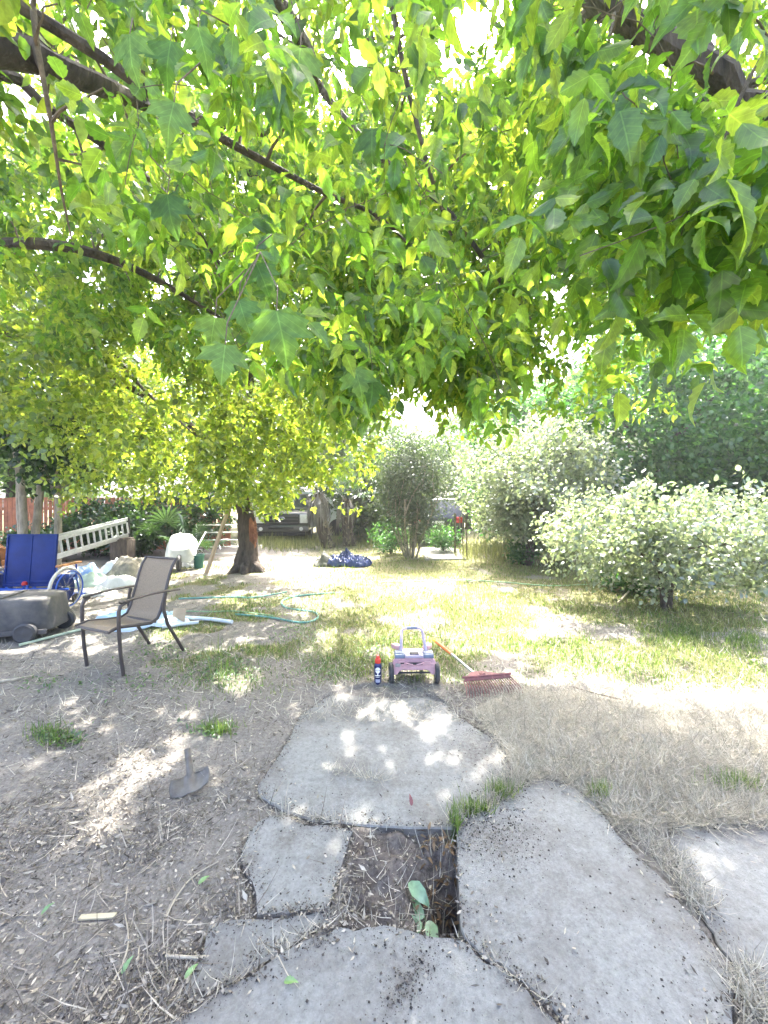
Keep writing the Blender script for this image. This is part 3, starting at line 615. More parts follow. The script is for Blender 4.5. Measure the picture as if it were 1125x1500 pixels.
NEARE = [(-200, 150), (0, 200), (150, 290), (220, 330), (300, 500), (440, 560), (470, 440), (520, 600), (560, 610), (600, 560), (640, 540), (700, 600), (760, 560), (800, 420), (900, 300), (1300, 200)]
att = np.concatenate([px_att(70, (-150, 860), (-200, 620), (.9, 1.6), NEARE), px_att(250, (-250, 900), (-250, 640), (1.5, 3.0), NEARE), shade_att(1000, (-4.5, 1.8)), shade_att(260, (-.9, 1.2)), spray_att(),
                      px_att(620, (-300, 900), (-200, 640), (2.8, 6.8), EDGE, .8)])
k1 = lambda P: ok_gap(P) & ok_sun(P)
cl1 = clear(l1[1:7] + l1[8:])
mb, P, A = grow(l1, att, 18, .085, .1, 1.2, .3, lambda P: k1(P) & cl1(P), .3, .02)
trunk_l = wood("trunk", l1[:1], BARK, t1, 14)
for i in range(1, len(l1)): wood("bough", [l1[i]], BARK if i < 8 else BARK_TWIG, t1, 8)
d = np.linalg.norm(P - np.array([0, 0, H]), axis=1); k = d > .62; P, A, d = P[k], A[k], d[k]
near = d < 2.3
Va = []
def leafset(P, A, size, T, tri=True, flat=.5):
    n = len(P); N = unit(np.array([0, -.1, flat]) + RNG.normal(0, .7, (n, 3))); sz = size * RNG.normal(1, .2, n).clip(.5, 1.5)
    if tri:
        B = unit(np.cross(A, N)); P = np.concatenate([P + A * (.4 * sz)[:, None], P, P]); A = np.concatenate([A, unit(A * .6 + B), unit(A * .6 - B)])
        N = np.concatenate([N, N, N]) + RNG.normal(0, .2, (3 * n, 3)); sz = np.concatenate([sz, sz * .8, sz * .8])
    return cards(P, A, N, sz, T, sz * RNG.uniform(.6, .92, len(sz)))
V, Fc = leafset(P[~near], A[~near], .102, OVATE); np_mesh("crown", V, Fc, LF_MAPLE, t1)
V, Fc = leafset(P[near], A[near], .080, TOOTH); leafco(np_mesh("low_foliage", V, Fc, LF_NEAR, t1, False), TOOTH)
# single large palmate leaves hanging close by
hero = [(405, 455, .78, .14), (330, 505, .8, .105), (440, 70, 1.0, .14), (245, 285, .95, .12), (350, 440, .95, .1), (375, 385, 1.0, .1), (250, 60, .95, .12), (315, 465, .9, .1), (545, 190, 1.3, .15), (290, 40, .8, .09), (255, 150, .8, .10), (520, 540, 1.2, .13), (545, 555, 1.25, .13), (640, 430, 1.5, .15), (190, 50, .9, .12), (620, 520, 1.4, .12), (700, 560, 1.5, .12)]
HP = np.array([tuple(PD(a, b, d_)) for a, b, d_, s_ in hero]); n = len(hero)
HA = unit(np.stack([RNG.normal(0, .25, n), RNG.normal(.15, .2, n), -np.ones(n)], -1)); HN = unit(np.stack([RNG.normal(0, .3, n), -np.ones(n), RNG.normal(.35, .2, n)], -1))
hv = cards(HP, HA, HN, np.array([h[3] * .82 for h in hero]), PALM)
leafco(np_mesh("hanging_leaves", hv[0], hv[1], LF_HANG, t1, False), PALM)
ms = mb
for q, a_ in zip(HP, HA):
    j = np.argmin(np.linalg.norm(P - q - np.array([0, 0, .12]), axis=1)); e = P[j]
    ms.tube([Vector(q), Vector(q) + Vector((0, .01, .05)), Vector(e)], [.0012, .0014, .002], 4, cap=False)
mb.build("twigs", BARK_TWIG, t1)

# second overhead tree: limb crossing the upper right corner
t2 = thing("maple_tree", "maple with a thick dark limb across the upper right corner", "tree", (0, 0, 0))
l2 = [([(2.3, -.5, -.05), (2.25, -.4, 1.0), (2.1, -.1, 2.0), (1.95, .5, 2.55)], [.2, .16, .14, .12]),
      ([(1.95, .5, 2.55), PD(1140, 165, 1.55), PD(1060, 115, 1.6), PD(970, 60, 1.7), PD(880, 5, 1.85), PD(800, -60, 2.1)], [.10, .058, .055, .052, .048, .03]),
      ([PD(1060, 115, 1.6), PD(1010, 60, 1.9), PD(960, 200, 2.2), PD(930, 330, 2.5)], [.03, .02, .012, .005]),
      ([PD(1140, 165, 1.55), (2.4, 1.6, 3.6), (2.7, 2.6, 4.4), (2.2, 3.6, 5.0)], [.06, .05, .035, .015]),
      ([PD(880, 5, 1.85), (1.1, 2.8, 4.6), (1.2, 3.9, 5.0), (1.5, 5.0, 4.6)], [.04, .035, .025, .012]),
      ([PD(900, 20, 1.7), PD(880, 110, 1.4), PD(855, 160, 1.35)], [.008, .006, .003]), ([PD(1100, 110, 1.2), PD(1060, 200, 1.15), PD(1020, 320, 1.15)], [.007, .005, .002])]
E2 = [(600, 300), (700, 430), (800, 430), (860, 400), (900, 420), (960, 470), (1010, 500), (1050, 470), (1090, 400), (1125, 420), (1300, 420)]
E2b = [(600, 300), (760, 600), (860, 640), (930, 640), (990, 600), (1010, 560), (1050, 420), (1300, 380)]
att = np.concatenate([px_att(66, (780, 1300), (-200, 480), (.72, 1.3), E2), shade_att(480, (.4, 4.6)), px_att(125, (680, 1350), (-200, 500), (1.3, 2.6), E2), px_att(250, (740, 1300), (-200, 640), (2.6, 5.2), E2b, .8)])
cl2 = clear(l2[1:2], 44, .93)
mb, P, A = grow(l2, att, 16, .085, .1, 1.25, .3, lambda P: k1(P) & cl2(P), .3, .02)
wood("trunk", l2[:1], BARK, t2, 14)
for i in range(1, len(l2)): wood("bough", [l2[i]], BARK, t2, 8)
mb.build("twigs", BARK_TWIG, t2)
d = np.linalg.norm(P - np.array([0, 0, H]), axis=1); k = d > .62; P, A, d = P[k], A[k], d[k]; near = d < 2.3
V, Fc = leafset(P[~near], A[~near], .088, OVATE); np_mesh("crown", V, Fc, LF_MAPLE, t2)
V, Fc = leafset(P[near], A[near], .088, TOOTH); leafco(np_mesh("low_foliage", V, Fc, LF_NEAR, t2, False), TOOTH)

# box elder with the leaning plank
b3 = G(362, 836)
t3 = thing("box_elder", "box elder with a furrowed dark trunk and a torn reddish scar", "tree", (0, 0, 0))
bx, by = b3.x, b3.y
l3 = [([(bx, by, -.1), (bx - .01, by, .12), (bx + .02, by, .5), (bx - .02, by, 1.1), (bx - .12, by, 1.7), (bx - .2, by + .05, 2.3), (bx - .1, by + .1, 3.0)], [.36, .26, .20, .17, .15, .13, .115]),
      ([(bx - .1, by + .1, 3.0), (bx + .3, by - .6, 3.9), (bx + .9, by - 1.8, 4.6), (bx + 1.6, by - 3.0, 4.9)], [.11, .08, .06, .03]),
      ([(bx - .2, by + .05, 2.2), (bx - 1.1, by - .9, 3.2), (bx - 2.2, by - 2.0, 3.9), (bx - 3.4, by - 2.8, 4.2)], [.1, .08, .055, .025]),
      ([(bx - .1, by + .1, 3.0), (bx - .3, by + .5, 4.6), (bx - .6, by + .8, 6.2)], [.1, .08, .04]),
      ([(bx - .15, by, 2.0), (bx + .5, by + .2, 2.9), (bx + 1.5, by + .3, 3.5), (bx + 2.3, by - .2, 3.6)], [.08, .06, .045, .02]),
      ([PD(580 / 1.0 - 410, 520, 6.2), PD(210, 570, 6.0), PD(290, 640, 5.9)], [.03, .025, .01])]
E3 = [(-200, 600), (0, 620), (90, 670), (150, 710), (230, 735), (300, 725), (340, 705), (380, 725), (430, 715), (480, 690), (540, 700), (565, 640), (600, 560)]
att = np.concatenate([px_att(1000, (-250, 600), (180, 740), (4.6, 9.8), E3, 1.0), px_att(260, (330, 560), (560, 720), (6.0, 9.0), E3), px_att(90, (375, 550), (690, 748), (7.4, 8.6)), px_att(260, (90, 370), (540, 738), (6.0, 9.4)), px_att(200, (-150, 170), (380, 680), (4.8, 6.8), E3)])
mb, P, A = grow(l3, att, 19, .12, .14, .8, .3, k1, .25, .03)
wood("trunk", l3[:1], BARK, t3, 22, .14)
for i in range(1, len(l3)): wood("bough", [l3[i]], BARK, t3, 8)
mb.build("twigs", BARK_TWIG, t3)
leaves("crown", P, A, .098, OVATE, LF_ELDER, t3, .5, tri=True)
sc = MB()
def scar(u, v):
    a = R(-62 + 80 * u) ; z = .5 + .62 * v + .05 * math.sin(u * 9); w = math.sin(math.pi * u) * math.sin(math.pi * min(1, v * 1.02)) ** .6
    r = .155 + .07 * w + random.uniform(-.035, .03) * w
    return (bx + .02 + r * math.cos(a), by - .02 + r * math.sin(a), z)
sc.grid(scar, 14, 22); sc.build("torn_scar", WOODRED, t3)
rt = MB()
for a, L in ((-.4, .5), (.6, .4), (-1.4, .45), (-2.2, .5), (2.9, .42)):
    rt.tube([(bx + math.cos(a) * q, by + math.sin(a) * q, .22 - .28 * (q / L)) for q in np.linspace(.16, L, 6)], list(np.linspace(.13, .04, 6)), 8, jit=.1)
rt.build("root_flare", BARK, t3)

def simple_tree(name, label, base, h, rx, z0, natt, per, lsize, T, mat, tr, bark=BARK, stems=1, ry=None, spread=.16, droop=.3, group=None, shape=1.0, keep=None, tri=False, lean=(0, 0), hollow=.3, cx=None, mix=None, twig=True):
    o = thing(name, label, "tree", (base[0], base[1], 0), 0, group); ry = ry or rx; B = np.array([base[0], base[1], -.08])
    cxy = np.array([base[0] + lean[0], base[1] + lean[1]]); limbs = []
    for s in range(stems):
        a = 2 * math.pi * s / max(stems, 1) + .5; sp = .0 if stems == 1 else (.12 if stems < 5 else .34 * ((s * 7) % 5 + 1) / 5)
        p0 = B + [math.cos(a) * sp * .5, math.sin(a) * sp * .5, 0]; p2 = np.array([cxy[0] + math.cos(a) * sp * 3, cxy[1] + math.sin(a) * sp * 3, z0 + .35 * (h - z0)])
        p1 = (p0 + p2) / 2 + RNG.normal(0, .05, 3); limbs.append(([p0, p0 * .8 + p1 * .2, p1, p2], [tr * 1.35, tr, tr * .85, tr * .6]))
        for q in range(4 if stems == 1 else 2):
            aa = a + 2 * math.pi * q / 4 + RNG.normal(0, .3); st = p1 + (p2 - p1) * RNG.uniform(.1, 1)
            e = np.array([cxy[0] + math.cos(aa) * rx * .65, cxy[1] + math.sin(aa) * ry * .65, z0 + (h - z0) * RNG.uniform(.45, .8)])
            limbs.append(([st, (st + e) / 2 + [0, 0, .12 * h * .3], e], [tr * .5, tr * .35, tr * .12]))
    v = unit(RNG.normal(0, 1, (natt, 3))) * (hollow + (1 - hollow) * RNG.random((natt, 1)) ** .6)
    bump = 1 + .22 * np.sin(v[:, 0:1] * 5 + base[0]) * np.cos(v[:, 1:2] * 4 + base[1]) + RNG.normal(0, .12, (natt, 1))
    v = v * bump
    zc = (z0 + h) / 2; att = np.stack([cxy[0] + v[:, 0] * rx, cxy[1] + v[:, 1] * ry, zc + v[:, 2] * (h - z0) / 2 * shape], -1)
    mb, P, A = grow(limbs, att, per, spread, .1, droop, .8, keep, .35, tr * .4, twig=twig)
    off = np.array([base[0], base[1], 0])
    limbs2 = [([np.array(tuple(p)) - off for p in pts], rs) for pts, rs in limbs]
    ns = 3 if stems > 1 else 5
    for s in range(stems): wood("trunk", [limbs2[s * ns]], bark, o, 10, .06)
    mb.v = [(a - off[0], b - off[1], c) for a, b, c in mb.v]; br = wood("branches", [l for i, l in enumerate(limbs2) if i % ns], bark, o, 6)
    if mb.v: mb.build("twigs", bark, o)
    leaves("crown", P - off, A, lsize, T, mat, o, .5, tri=tri)
    return o

c4 = G(602, 816)
simple_tree("bushy_tree", "many stemmed narrow leaved tree behind the blue tarp", (c4.x, c4.y), 3.6, 1.02, .45, 520, 40, .085, SLIM, LF_CENTRE, .028, BARK_PALE, stems=11, spread=.14, droop=.2, hollow=.2, shape=1.0)
c5 = G(772, 828)
simple_tree("fruit_tree", "round pale leaved fruit tree on the sunny lawn", (c5.x, c5.y), 3.55, 1.72, .75, 420, 40, .085, OVATE, LF_PALE, .11, BARK, spread=.14, droop=.3, lean=(.25, 0))
c6 = G(976, 893)
simple_tree("fruit_tree", "low spreading pale leaved tree at the right edge of the lawn", (c6.x, c6.y), 1.75, 1.95, .22, 400, 38, .068, OVATE, LF_PALE, .036, BARK, stems=2, ry=1.25, spread=.10, droop=.15, lean=(.2, .2), hollow=.15)
simple_tree("fruit_tree", "half hidden pale tree between the two on the lawn", (3.5, 9.6), 2.35, 1.25, .5, 230, 36, .085, OVATE, LF_PALE, .06, BARK, spread=.14, droop=.25)
# dark tall hedge trees at the right
for i, (x, y, h, r, z0, lb) in enumerate(((7.6, 10.6, 6.8, 2.7, .4, "dense tall green tree rising behind the low spreading tree"), (11.8, 11.2, 7.4, 2.8, .4, "tallest dense green tree at the right border"),
                                     (5.2, 13.0, 5.3, 2.1, .5, "dark green tree behind the round fruit tree"), (9.6, 8.2, 3.2, 1.8, .1, "dark low bush beneath the tall border trees"))):
    simple_tree("border_tree", lb, (x, y), h, r, z0, 620 if h > 4 else 260, 44, .14, OVATE, LF_HEDGE, .14, BARK, spread=.2, droop=.3, group="dense trees along the right border", hollow=.45)
# slim pale trunks on the left
s1, s2 = (-7.35, 7.9), (-6.9, 8.1)
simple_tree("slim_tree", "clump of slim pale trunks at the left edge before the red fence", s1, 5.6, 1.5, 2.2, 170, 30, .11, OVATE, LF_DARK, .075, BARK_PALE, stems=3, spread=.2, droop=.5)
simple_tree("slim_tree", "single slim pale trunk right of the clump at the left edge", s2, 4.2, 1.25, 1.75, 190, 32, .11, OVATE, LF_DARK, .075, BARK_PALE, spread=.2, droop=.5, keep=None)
# trees behind the fence and yard
far = [(-13.5, 14, 8.5, 3.2, 1.5), (-8.6, 14.5, 8.2, 3.2, 1.6), (-4.4, 17, 8.6, 3.2, 1.5), (-1.6, 19, 6.6, 2.6, .8), (-7, 22, 9, 3.4, 1.5), (1.2, 24, 5.4, 2.6, .3), (4.6, 21, 6.4, 3.0, .6), (9.5, 20, 9, 3.6, .8), (15.5, 18, 9.5, 4, .8), (-17, 20, 9, 4, 1.2), (22, 16, 9, 4, .8), (-.45, 14.6, 3.2, 1.0, .3)]
FL = ["far tree behind the red fence at the left edge", "broad tree behind the fan palms and fence", "tall tree rising behind the pickup truck", "leafy tree behind the shaggy palms", "tallest hazy tree far behind the truck", "low far tree behind the many stemmed tree",
      "far tree seen behind the round fruit tree", "far tree behind the tall border trees", "big far tree at the right horizon", "far tree beyond the left end of the fence", "far tree beyond the right end of the border", "small green bush tree beside the white van"]
for (x, y, h, r, z0), lb in zip(far, FL):
    simple_tree("background_tree", lb, (x, y), h, r, z0, 300, 34, .19 if y > 13.9 else .11, OVATE, LF_FAR, .18, BARK, spread=.3, droop=.3, group="trees beyond the yard", hollow=.5, twig=False)

# shaggy palms by the van
def frond_fan(o, base, az, el, L, mat, n=14, name="frond"):
    d = Vector((math.cos(az) * math.cos(el), math.sin(az) * math.cos(el), math.sin(el))); c = base + d * L
    mb = MB(); mb.tube([base, base + d * L * .6 + Vector((0, 0, .04)), c], [.012, .01, .008], 5)
    side = d.cross(Vector((0, 0, 1))).normalized(); up = side.cross(d).normalized()
    for k in range(n):
        a = R(-130 + 260 * k / (n - 1)); q = (d * math.cos(a) + side * math.sin(a)); l = L * .62 * (1 - .12 * abs(k / (n - 1) - .5))
        w = side * math.cos(a) - d * math.sin(a); m = c + q * l * .55 + up * .03; e = c + q * l + Vector((0, 0, -.14 * l)); s = .028 * L / .8
        mb.add([c, m - w * s, m + up * .012, m + w * s, e], [(0, 1, 2), (0, 2, 3), (1, 4, 2), (2, 4, 3)])
    return mb.build(name, mat, o)
def shaggy_palm(label, base, h, lean, skirt):
    o = thing("shaggy_palm", label, "palm", base, 0, "shaggy palms beside the pickup truck"); top = Vector((lean[0], lean[1], h)); mb = MB()
    pts = [Vector((0, 0, -.05)).lerp(top, f) + Vector((lean[0] * .3 * math.sin(f * 3.1), 0, 0)) for f in np.linspace(0, 1, 9)]
    mb.tube(pts, list(np.linspace(.2, .13, 9)), 12, jit=.12)
    tr = mb.build("trunk", BARK, o); bt = MB()
    for i in range(150):
        f = random.random(); a = random.uniform(0, 6.28); p = Vector((0, 0, 0)).lerp(top, f); r = .19 - .05 * f
        q = p + Vector((math.cos(a) * r, math.sin(a) * r, 0)); e = q + Vector((math.cos(a) * .07, math.sin(a) * .07, .1)); w = Vector((-math.sin(a), math.cos(a), 0)) * .035
        bt.add([q - w, q + w, e + w * .4, e - w * .4], [(0, 1, 2, 3)])
    bt.build("leaf_bases", BARK_PALE, o, smooth_=False)
    sk = MB()
    for i in range(skirt):
        a = random.uniform(0, 6.28); p = top + Vector((math.cos(a) * .12, math.sin(a) * .12, random.uniform(-.35, .05))); L = random.uniform(.5, 1.0)
        o_ = random.uniform(.12, .34); e = p + Vector((math.cos(a) * o_, math.sin(a) * o_, -L)); m = p.lerp(e, .45) + Vector((math.cos(a) * .1, math.sin(a) * .1, .06)); w = Vector((-math.sin(a), math.cos(a), 0)) * .03
        sk.add([p - w * .4, p + w * .4, m + w, m - w, e], [(0, 1, 2, 3), (3, 2, 4)])
    sk.build("dead_skirt", LF_DEADPALM, o, smooth_=False)
    for i in range(13):
        a = 2 * math.pi * i / 13 + random.uniform(-.2, .2); frond_fan(o, top, a, R(random.uniform(-5, 60)), random.uniform(.6, .85), LF_PALM)
    return o
shaggy_palm("leaning shaggy palm with grey hanging dead fronds", G(482, 802), 1.75, (-.35, .1), 170)
shaggy_palm("upright shaggy palm trunk with rough leaf bases right of the leaning one", G(512, 800), 1.6, (-.1, 0), 60)
def fan_palm(label, base, n, L, h):
    o = thing("fan_palm", label, "palm", base, 0, "young fan palms by the fence")
    for i in range(n): frond_fan(o, Vector((0, 0, h * random.uniform(.2, .6))), 2 * math.pi * i / n + random.uniform(-.3, .3), R(random.uniform(20, 78)), L * random.uniform(.75, 1.1), LF_PALM, 16)
    return o
fan_palm("tall young fan palm behind the wheelbarrow", (-5.6, 9.9, 0), 7, .95, .5); fan_palm("low fan palm spreading right behind the wheelbarrow", (-4.75, 9.6, 0), 6, .75, .3)
fan_palm("dark fan palm at the end of the ladder", (-6.4, 10.3, 0), 8, .8, .4)
# dark shrubs under the left trees
def shrub(name, label, x, y, h, r, mat, T=OVATE, size=.09, natt=70, per=26, cat="shrub", group=None):
    o = thing(name, label, cat, (x, y, 0), 0, group); a = unit(RNG.normal(0, 1, (natt, 3))) * RNG.uniform(.4, 1, (natt, 1)); att = np.stack([a[:, 0] * r, a[:, 1] * r, .05 + h * (.5 + a[:, 2] * .5)], -1)
    limbs = [([(0, 0, -.05), (math.cos(k * 1.3) * r * .2, math.sin(k * 1.3) * r * .2, h * .5)], [.02, .01]) for k in range(5)]
    mb, P, A = grow(limbs, att, per, .09, .1, .1, .9, None, .3, .008); P = P[P[:, 2] > .01] if len(P) else P; A = A[:len(P)]
    wood("stem", limbs, BARK, o, 5); mb.build("twigs", BARK_TWIG, o); leaves("foliage", P, A, size, T, mat, o, .5); return o
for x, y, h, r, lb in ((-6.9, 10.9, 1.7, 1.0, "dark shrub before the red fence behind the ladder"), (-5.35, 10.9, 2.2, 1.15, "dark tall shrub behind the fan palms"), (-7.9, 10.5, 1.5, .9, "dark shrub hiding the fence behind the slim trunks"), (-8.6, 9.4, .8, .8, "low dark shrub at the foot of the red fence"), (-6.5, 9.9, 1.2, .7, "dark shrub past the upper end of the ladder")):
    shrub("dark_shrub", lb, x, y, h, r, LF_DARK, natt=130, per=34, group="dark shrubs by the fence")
shrub("weedy_bush", "leafy weed bush on the far side of the concrete pad", 1.75, 11.4, .75, .55, LF_HEDGE, SLIM, .1)
shrub("weedy_bush", "green bush at the foot of the many stemmed tree", .2, 11.2, .9, .6, LF_HEDGE, SLIM, .1)
shrub("weedy_bush", "small bush at the foot of the round fruit tree", 3.3, 9.2, .5, .32, LF_HEDGE, OVATE, .07)
shrub("weedy_bush", "grassy green bush under the low spreading tree", 4.2, 6.4, .45, .55, LF_HEDGE, SLIM, .12)
def rebase(o, b):
    o.location = b
    for ch in o.children: ch.location = -Vector(b)
rebase(t1, (-2.6, .1, 0)); rebase(t2, (2.3, -.5, 0)); rebase(t3, (bx, by, 0))

# ------------------------------------------------------------------ fence, pad, posts, gate
RED = M("red_fence_paint", (.42, .16, .085), .8, .3, 6, .5, c2=(.22, .085, .05)); RUSTP = M("fence_post_steel", (.25, .17, .1), .8, .3, 20, .3)
GREYP = M("grey_paint", (.3, .3, .3), .6)
def fence_run(label, a, b, h=1.62, gap=.013):
    a = Vector((*a, 0)); b = Vector((*b, 0)); L = (b - a).length; o = thing("picket_fence", label, "fence", a, math.atan2(b.y - a.y, b.x - a.x), "red fence panels")
    mb = MB(); x = 0
    while x < L:
        w = .09 * random.uniform(.9, 1.05); mb.box((x + w / 2, random.uniform(-.004, .004), h / 2 + random.uniform(-.02, .02)), (w, .018, h)); x += w + gap * random.uniform(.3, 2.2)
    mb.build("pickets", RED, o, smooth_=False)
    for z in (.35, 1.3): m2 = MB(); m2.box((L / 2, .036, z), (L, .045, .08)); m2.build("rail", RED, o, False)
    for x in (.05, L - .05): m3 = MB(); m3.box((x, .105, h / 2), (.09, .09, h + .06)); m3.build("post", RED, o, False)
pf = [(-17.5, 8.4), (-14.5, 9.4), (-11.6, 10.4), (-8.9, 11.4), (-7.0, 12.0), (-5.0, 12.5)]
pl = ["far left red picket fence panel mostly behind slim trunks", "second red fence panel from the left edge", "red fence panel above the blue wheelchair", "red fence panel behind the ladder", "red fence panel behind the metal gate and leaning plank"]
for i in range(5): fence_run(pl[i], pf[i], pf[i + 1], gap=.03 if i < 2 else .012)
pad = MB(); q = [G(622, 819, .03), G(683, 818, .03), G(668, 802, .03), G(618, 802, .03)]
pad.prism([(v.x, v.y) for v in q], -.08, .03); tag(pad.build("concrete_pad", CONC, None, False, bevel=.01), kind="structure")
TP = M("post_green_rust", (.16, .15, .085), .8, .3, 25, .3)
for i, (px, pt, pb, lb) in enumerate(((667, 752, 812, "thick brown post at the end nearest the parked dark car"), (674, 755, 806, "thin post second along the pad edge"), (678, 757, 815, "tall thin post third along the pad edge"), (684, 760, 816, "rightmost thin post beside the tall dry grass"))):
    b = G(px, pb); h = (pb - pt) / F * b.y; o = thing("fence_post", lb, "post", b, random.uniform(0, 1), "thin posts along the concrete pad")
    w = .055 if i == 0 else .028; mb = MB(); mb.box((0, 0, h / 2 - .05), (w, w * .28, h + .1)); mb.box((0, w * .5, h / 2 - .05), (w * .25, w * .7, h + .1)); mb.build("stake", TP, o, False)
    m2 = MB()
    for k in range(7): m2.box((0, -w * .25, .2 + k * (h - .3) / 6), (w * .5, w * .3, .02))
    m2.build("studs", TP, o, False)
GALV = M("galvanised", (.55, .56, .56), .45, .15, 12, .1, metal=.6); ALU = M("aluminium", (.5, .51, .51), .42, .15, 18, .08, metal=.75)
g = thing("metal_gate", "galvanised tube gate standing behind the leaning plank", "gate", (-4.98, 10.2, 0), R(4)); mb = MB(); Lg, hg = 1.25, .9
mb.tube([(0, 0, .08), (0, 0, hg)], .022, 8); mb.tube([(Lg, 0, .08), (Lg, 0, hg)], .022, 8); mb.build("upright", GALV, g)
for z in (.12, .3, .48, .68, .88): m2 = MB(); m2.tube([(.02, 0, z), (Lg - .02, 0, z)], .017, 8); m2.build("bar", GALV, g)
WOOD = M("weathered_plank", (.48, .38, .27), .85, .25, 8, .5, c2=(.3, .22, .14), stretch=(6, 6, .5))
a = G(302, 839); b_ = PD(343, 720, a.y + .35); d_ = (b_ - a); o = MB(); L = d_.length
o.box((0, 0, L / 2), (.165, .045, L), bev=.004); pk = o.build("wooden_plank", WOOD, None, False)
pk.location = a + Vector((0, 0, -.02)); pk.rotation_euler = d_.to_track_quat('Z', 'Y').to_euler(); tag(pk, "pale wooden plank leaning against the box elder trunk", "plank")

# ------------------------------------------------------------------ aluminium ladder
ld = thing("ladder", "aluminium extension ladder propped on its side by the red fence", "ladder", (0, 0, 0))
A0 = Vector((-6.55, 6.35, .24)); A1 = Vector((-6.02, 9.1, .70)); dv = (A1 - A0); L = dv.length; dn = dv.normalized(); side = dn.cross(Vector((0, 0, 1))).normalized(); up = side.cross(dn)
def rail(off, nm, sh=0.0, l0=0.0, l1=1.0):
    mb = MB(); Mx = Matrix.Translation(A0 + dv * (l0 + l1) / 2 + up * off + side * sh) @ Matrix((side, dn, up)).transposed().to_4x4()
    mb.box((0, 0, 0), (.028, L * (l1 - l0), .075), Mx if False else None); mb.v = [tuple(Mx @ Vector(v)) for v in mb.v]; mb.build(nm, ALU, ld, False, bevel=.004)
rail(0, "rail"); rail(.40, "rail"); rail(.04, "rail", .042, .05, .97); rail(.36, "rail", .042, .05, .97)
for k in range(10):
    p = A0 + dv * (.04 + .1 * k); mb = MB(); mb.tube([p + up * .03, p + up * .37], .021, 8); mb.tube([p + dn * .1 + side * .042 + up * .07, p + dn * .1 + side * .042 + up * .33], .02, 8); mb.build("rung", ALU, ld)
for l in (0, 1): mb = MB(); mb.box(A0 + dv * l + up * .2, (.05, .03, .46)); mb.build("end_cap", M("black_rubber", (.03, .03, .03), .7, .2, 20, .2), ld, False)
blk = thing("wood_block", "dark wood blocks holding up the far end of the ladder", "wood block", (-6.05, 8.9, 0)); mb = MB(); mb.box((0, 0, .3), (.4, .3, .66), bev=.01); mb.build("block", BARK, blk); mb = MB(); mb.box((.03, 0, .65), (.3, .28, .035), (0, 0, .15)); mb.build("top_board", BARK, blk, False)
rebase(ld, (A0.x, A0.y, 0))

# ------------------------------------------------------------------ blue wheelchair
BLUE = M("blue_paint", (.004, .021, .135), .5, .2, 5, .05, spec=.25); BLUEL = M("blue_tube", (.03, .10, .46), .35, .2, 9, .05)
CREAM = M("cream_tyre", (.62, .58, .5), .6, .12, 8, .15); CHR = M("chrome", (.7, .7, .7), .2, .1, 8, .0, metal=1.0); ARMW = M("varnished_wood", (.42, .2, .09), .4, .3, 6, .1, stretch=(1, 6, 6))
BLK = M("black_plastic", (.025, .025, .028), .5, .2, 10, .1); REDP = M("red_plastic", (.5, .03, .02), .4)
wc = thing("wheelchair", "blue high backed wheelchair with cream tyres seen from behind", "wheelchair", (-4.86, 5.24, 0), R(2))
mb = MB(); tilt = Matrix.Rotation(R(-5), 4, 'X') @ Matrix.Identity(4)
for sx in (-1, 1): mb.box(tilt @ Vector((sx * .158, .0, .70)), (.318, .018, .68), tilt, bev=.006)
bp_ = mb.build("backrest", BLUE, wc)
mb = MB(); mb.box(tilt @ Vector((0, -.010, .70)), (.016, .012, .68), tilt, bev=.004)
for sx in (-1, 1): mb.box(tilt @ Vector((sx * .325, -.006, .70)), (.022, .03, .70), tilt, bev=.004)
mb.box(tilt @ Vector((0, -.006, 1.045)), (.67, .03, .022), tilt); mb.box(tilt @ Vector((0, -.006, .355)), (.67, .04, .03), tilt, bev=.004); mb.build("back_frame", BLUE, wc)
mb = MB(); mb.box((0, .27, .40), (.56, .5, .04), bev=.015); mb.build("seat", BLUE, wc)
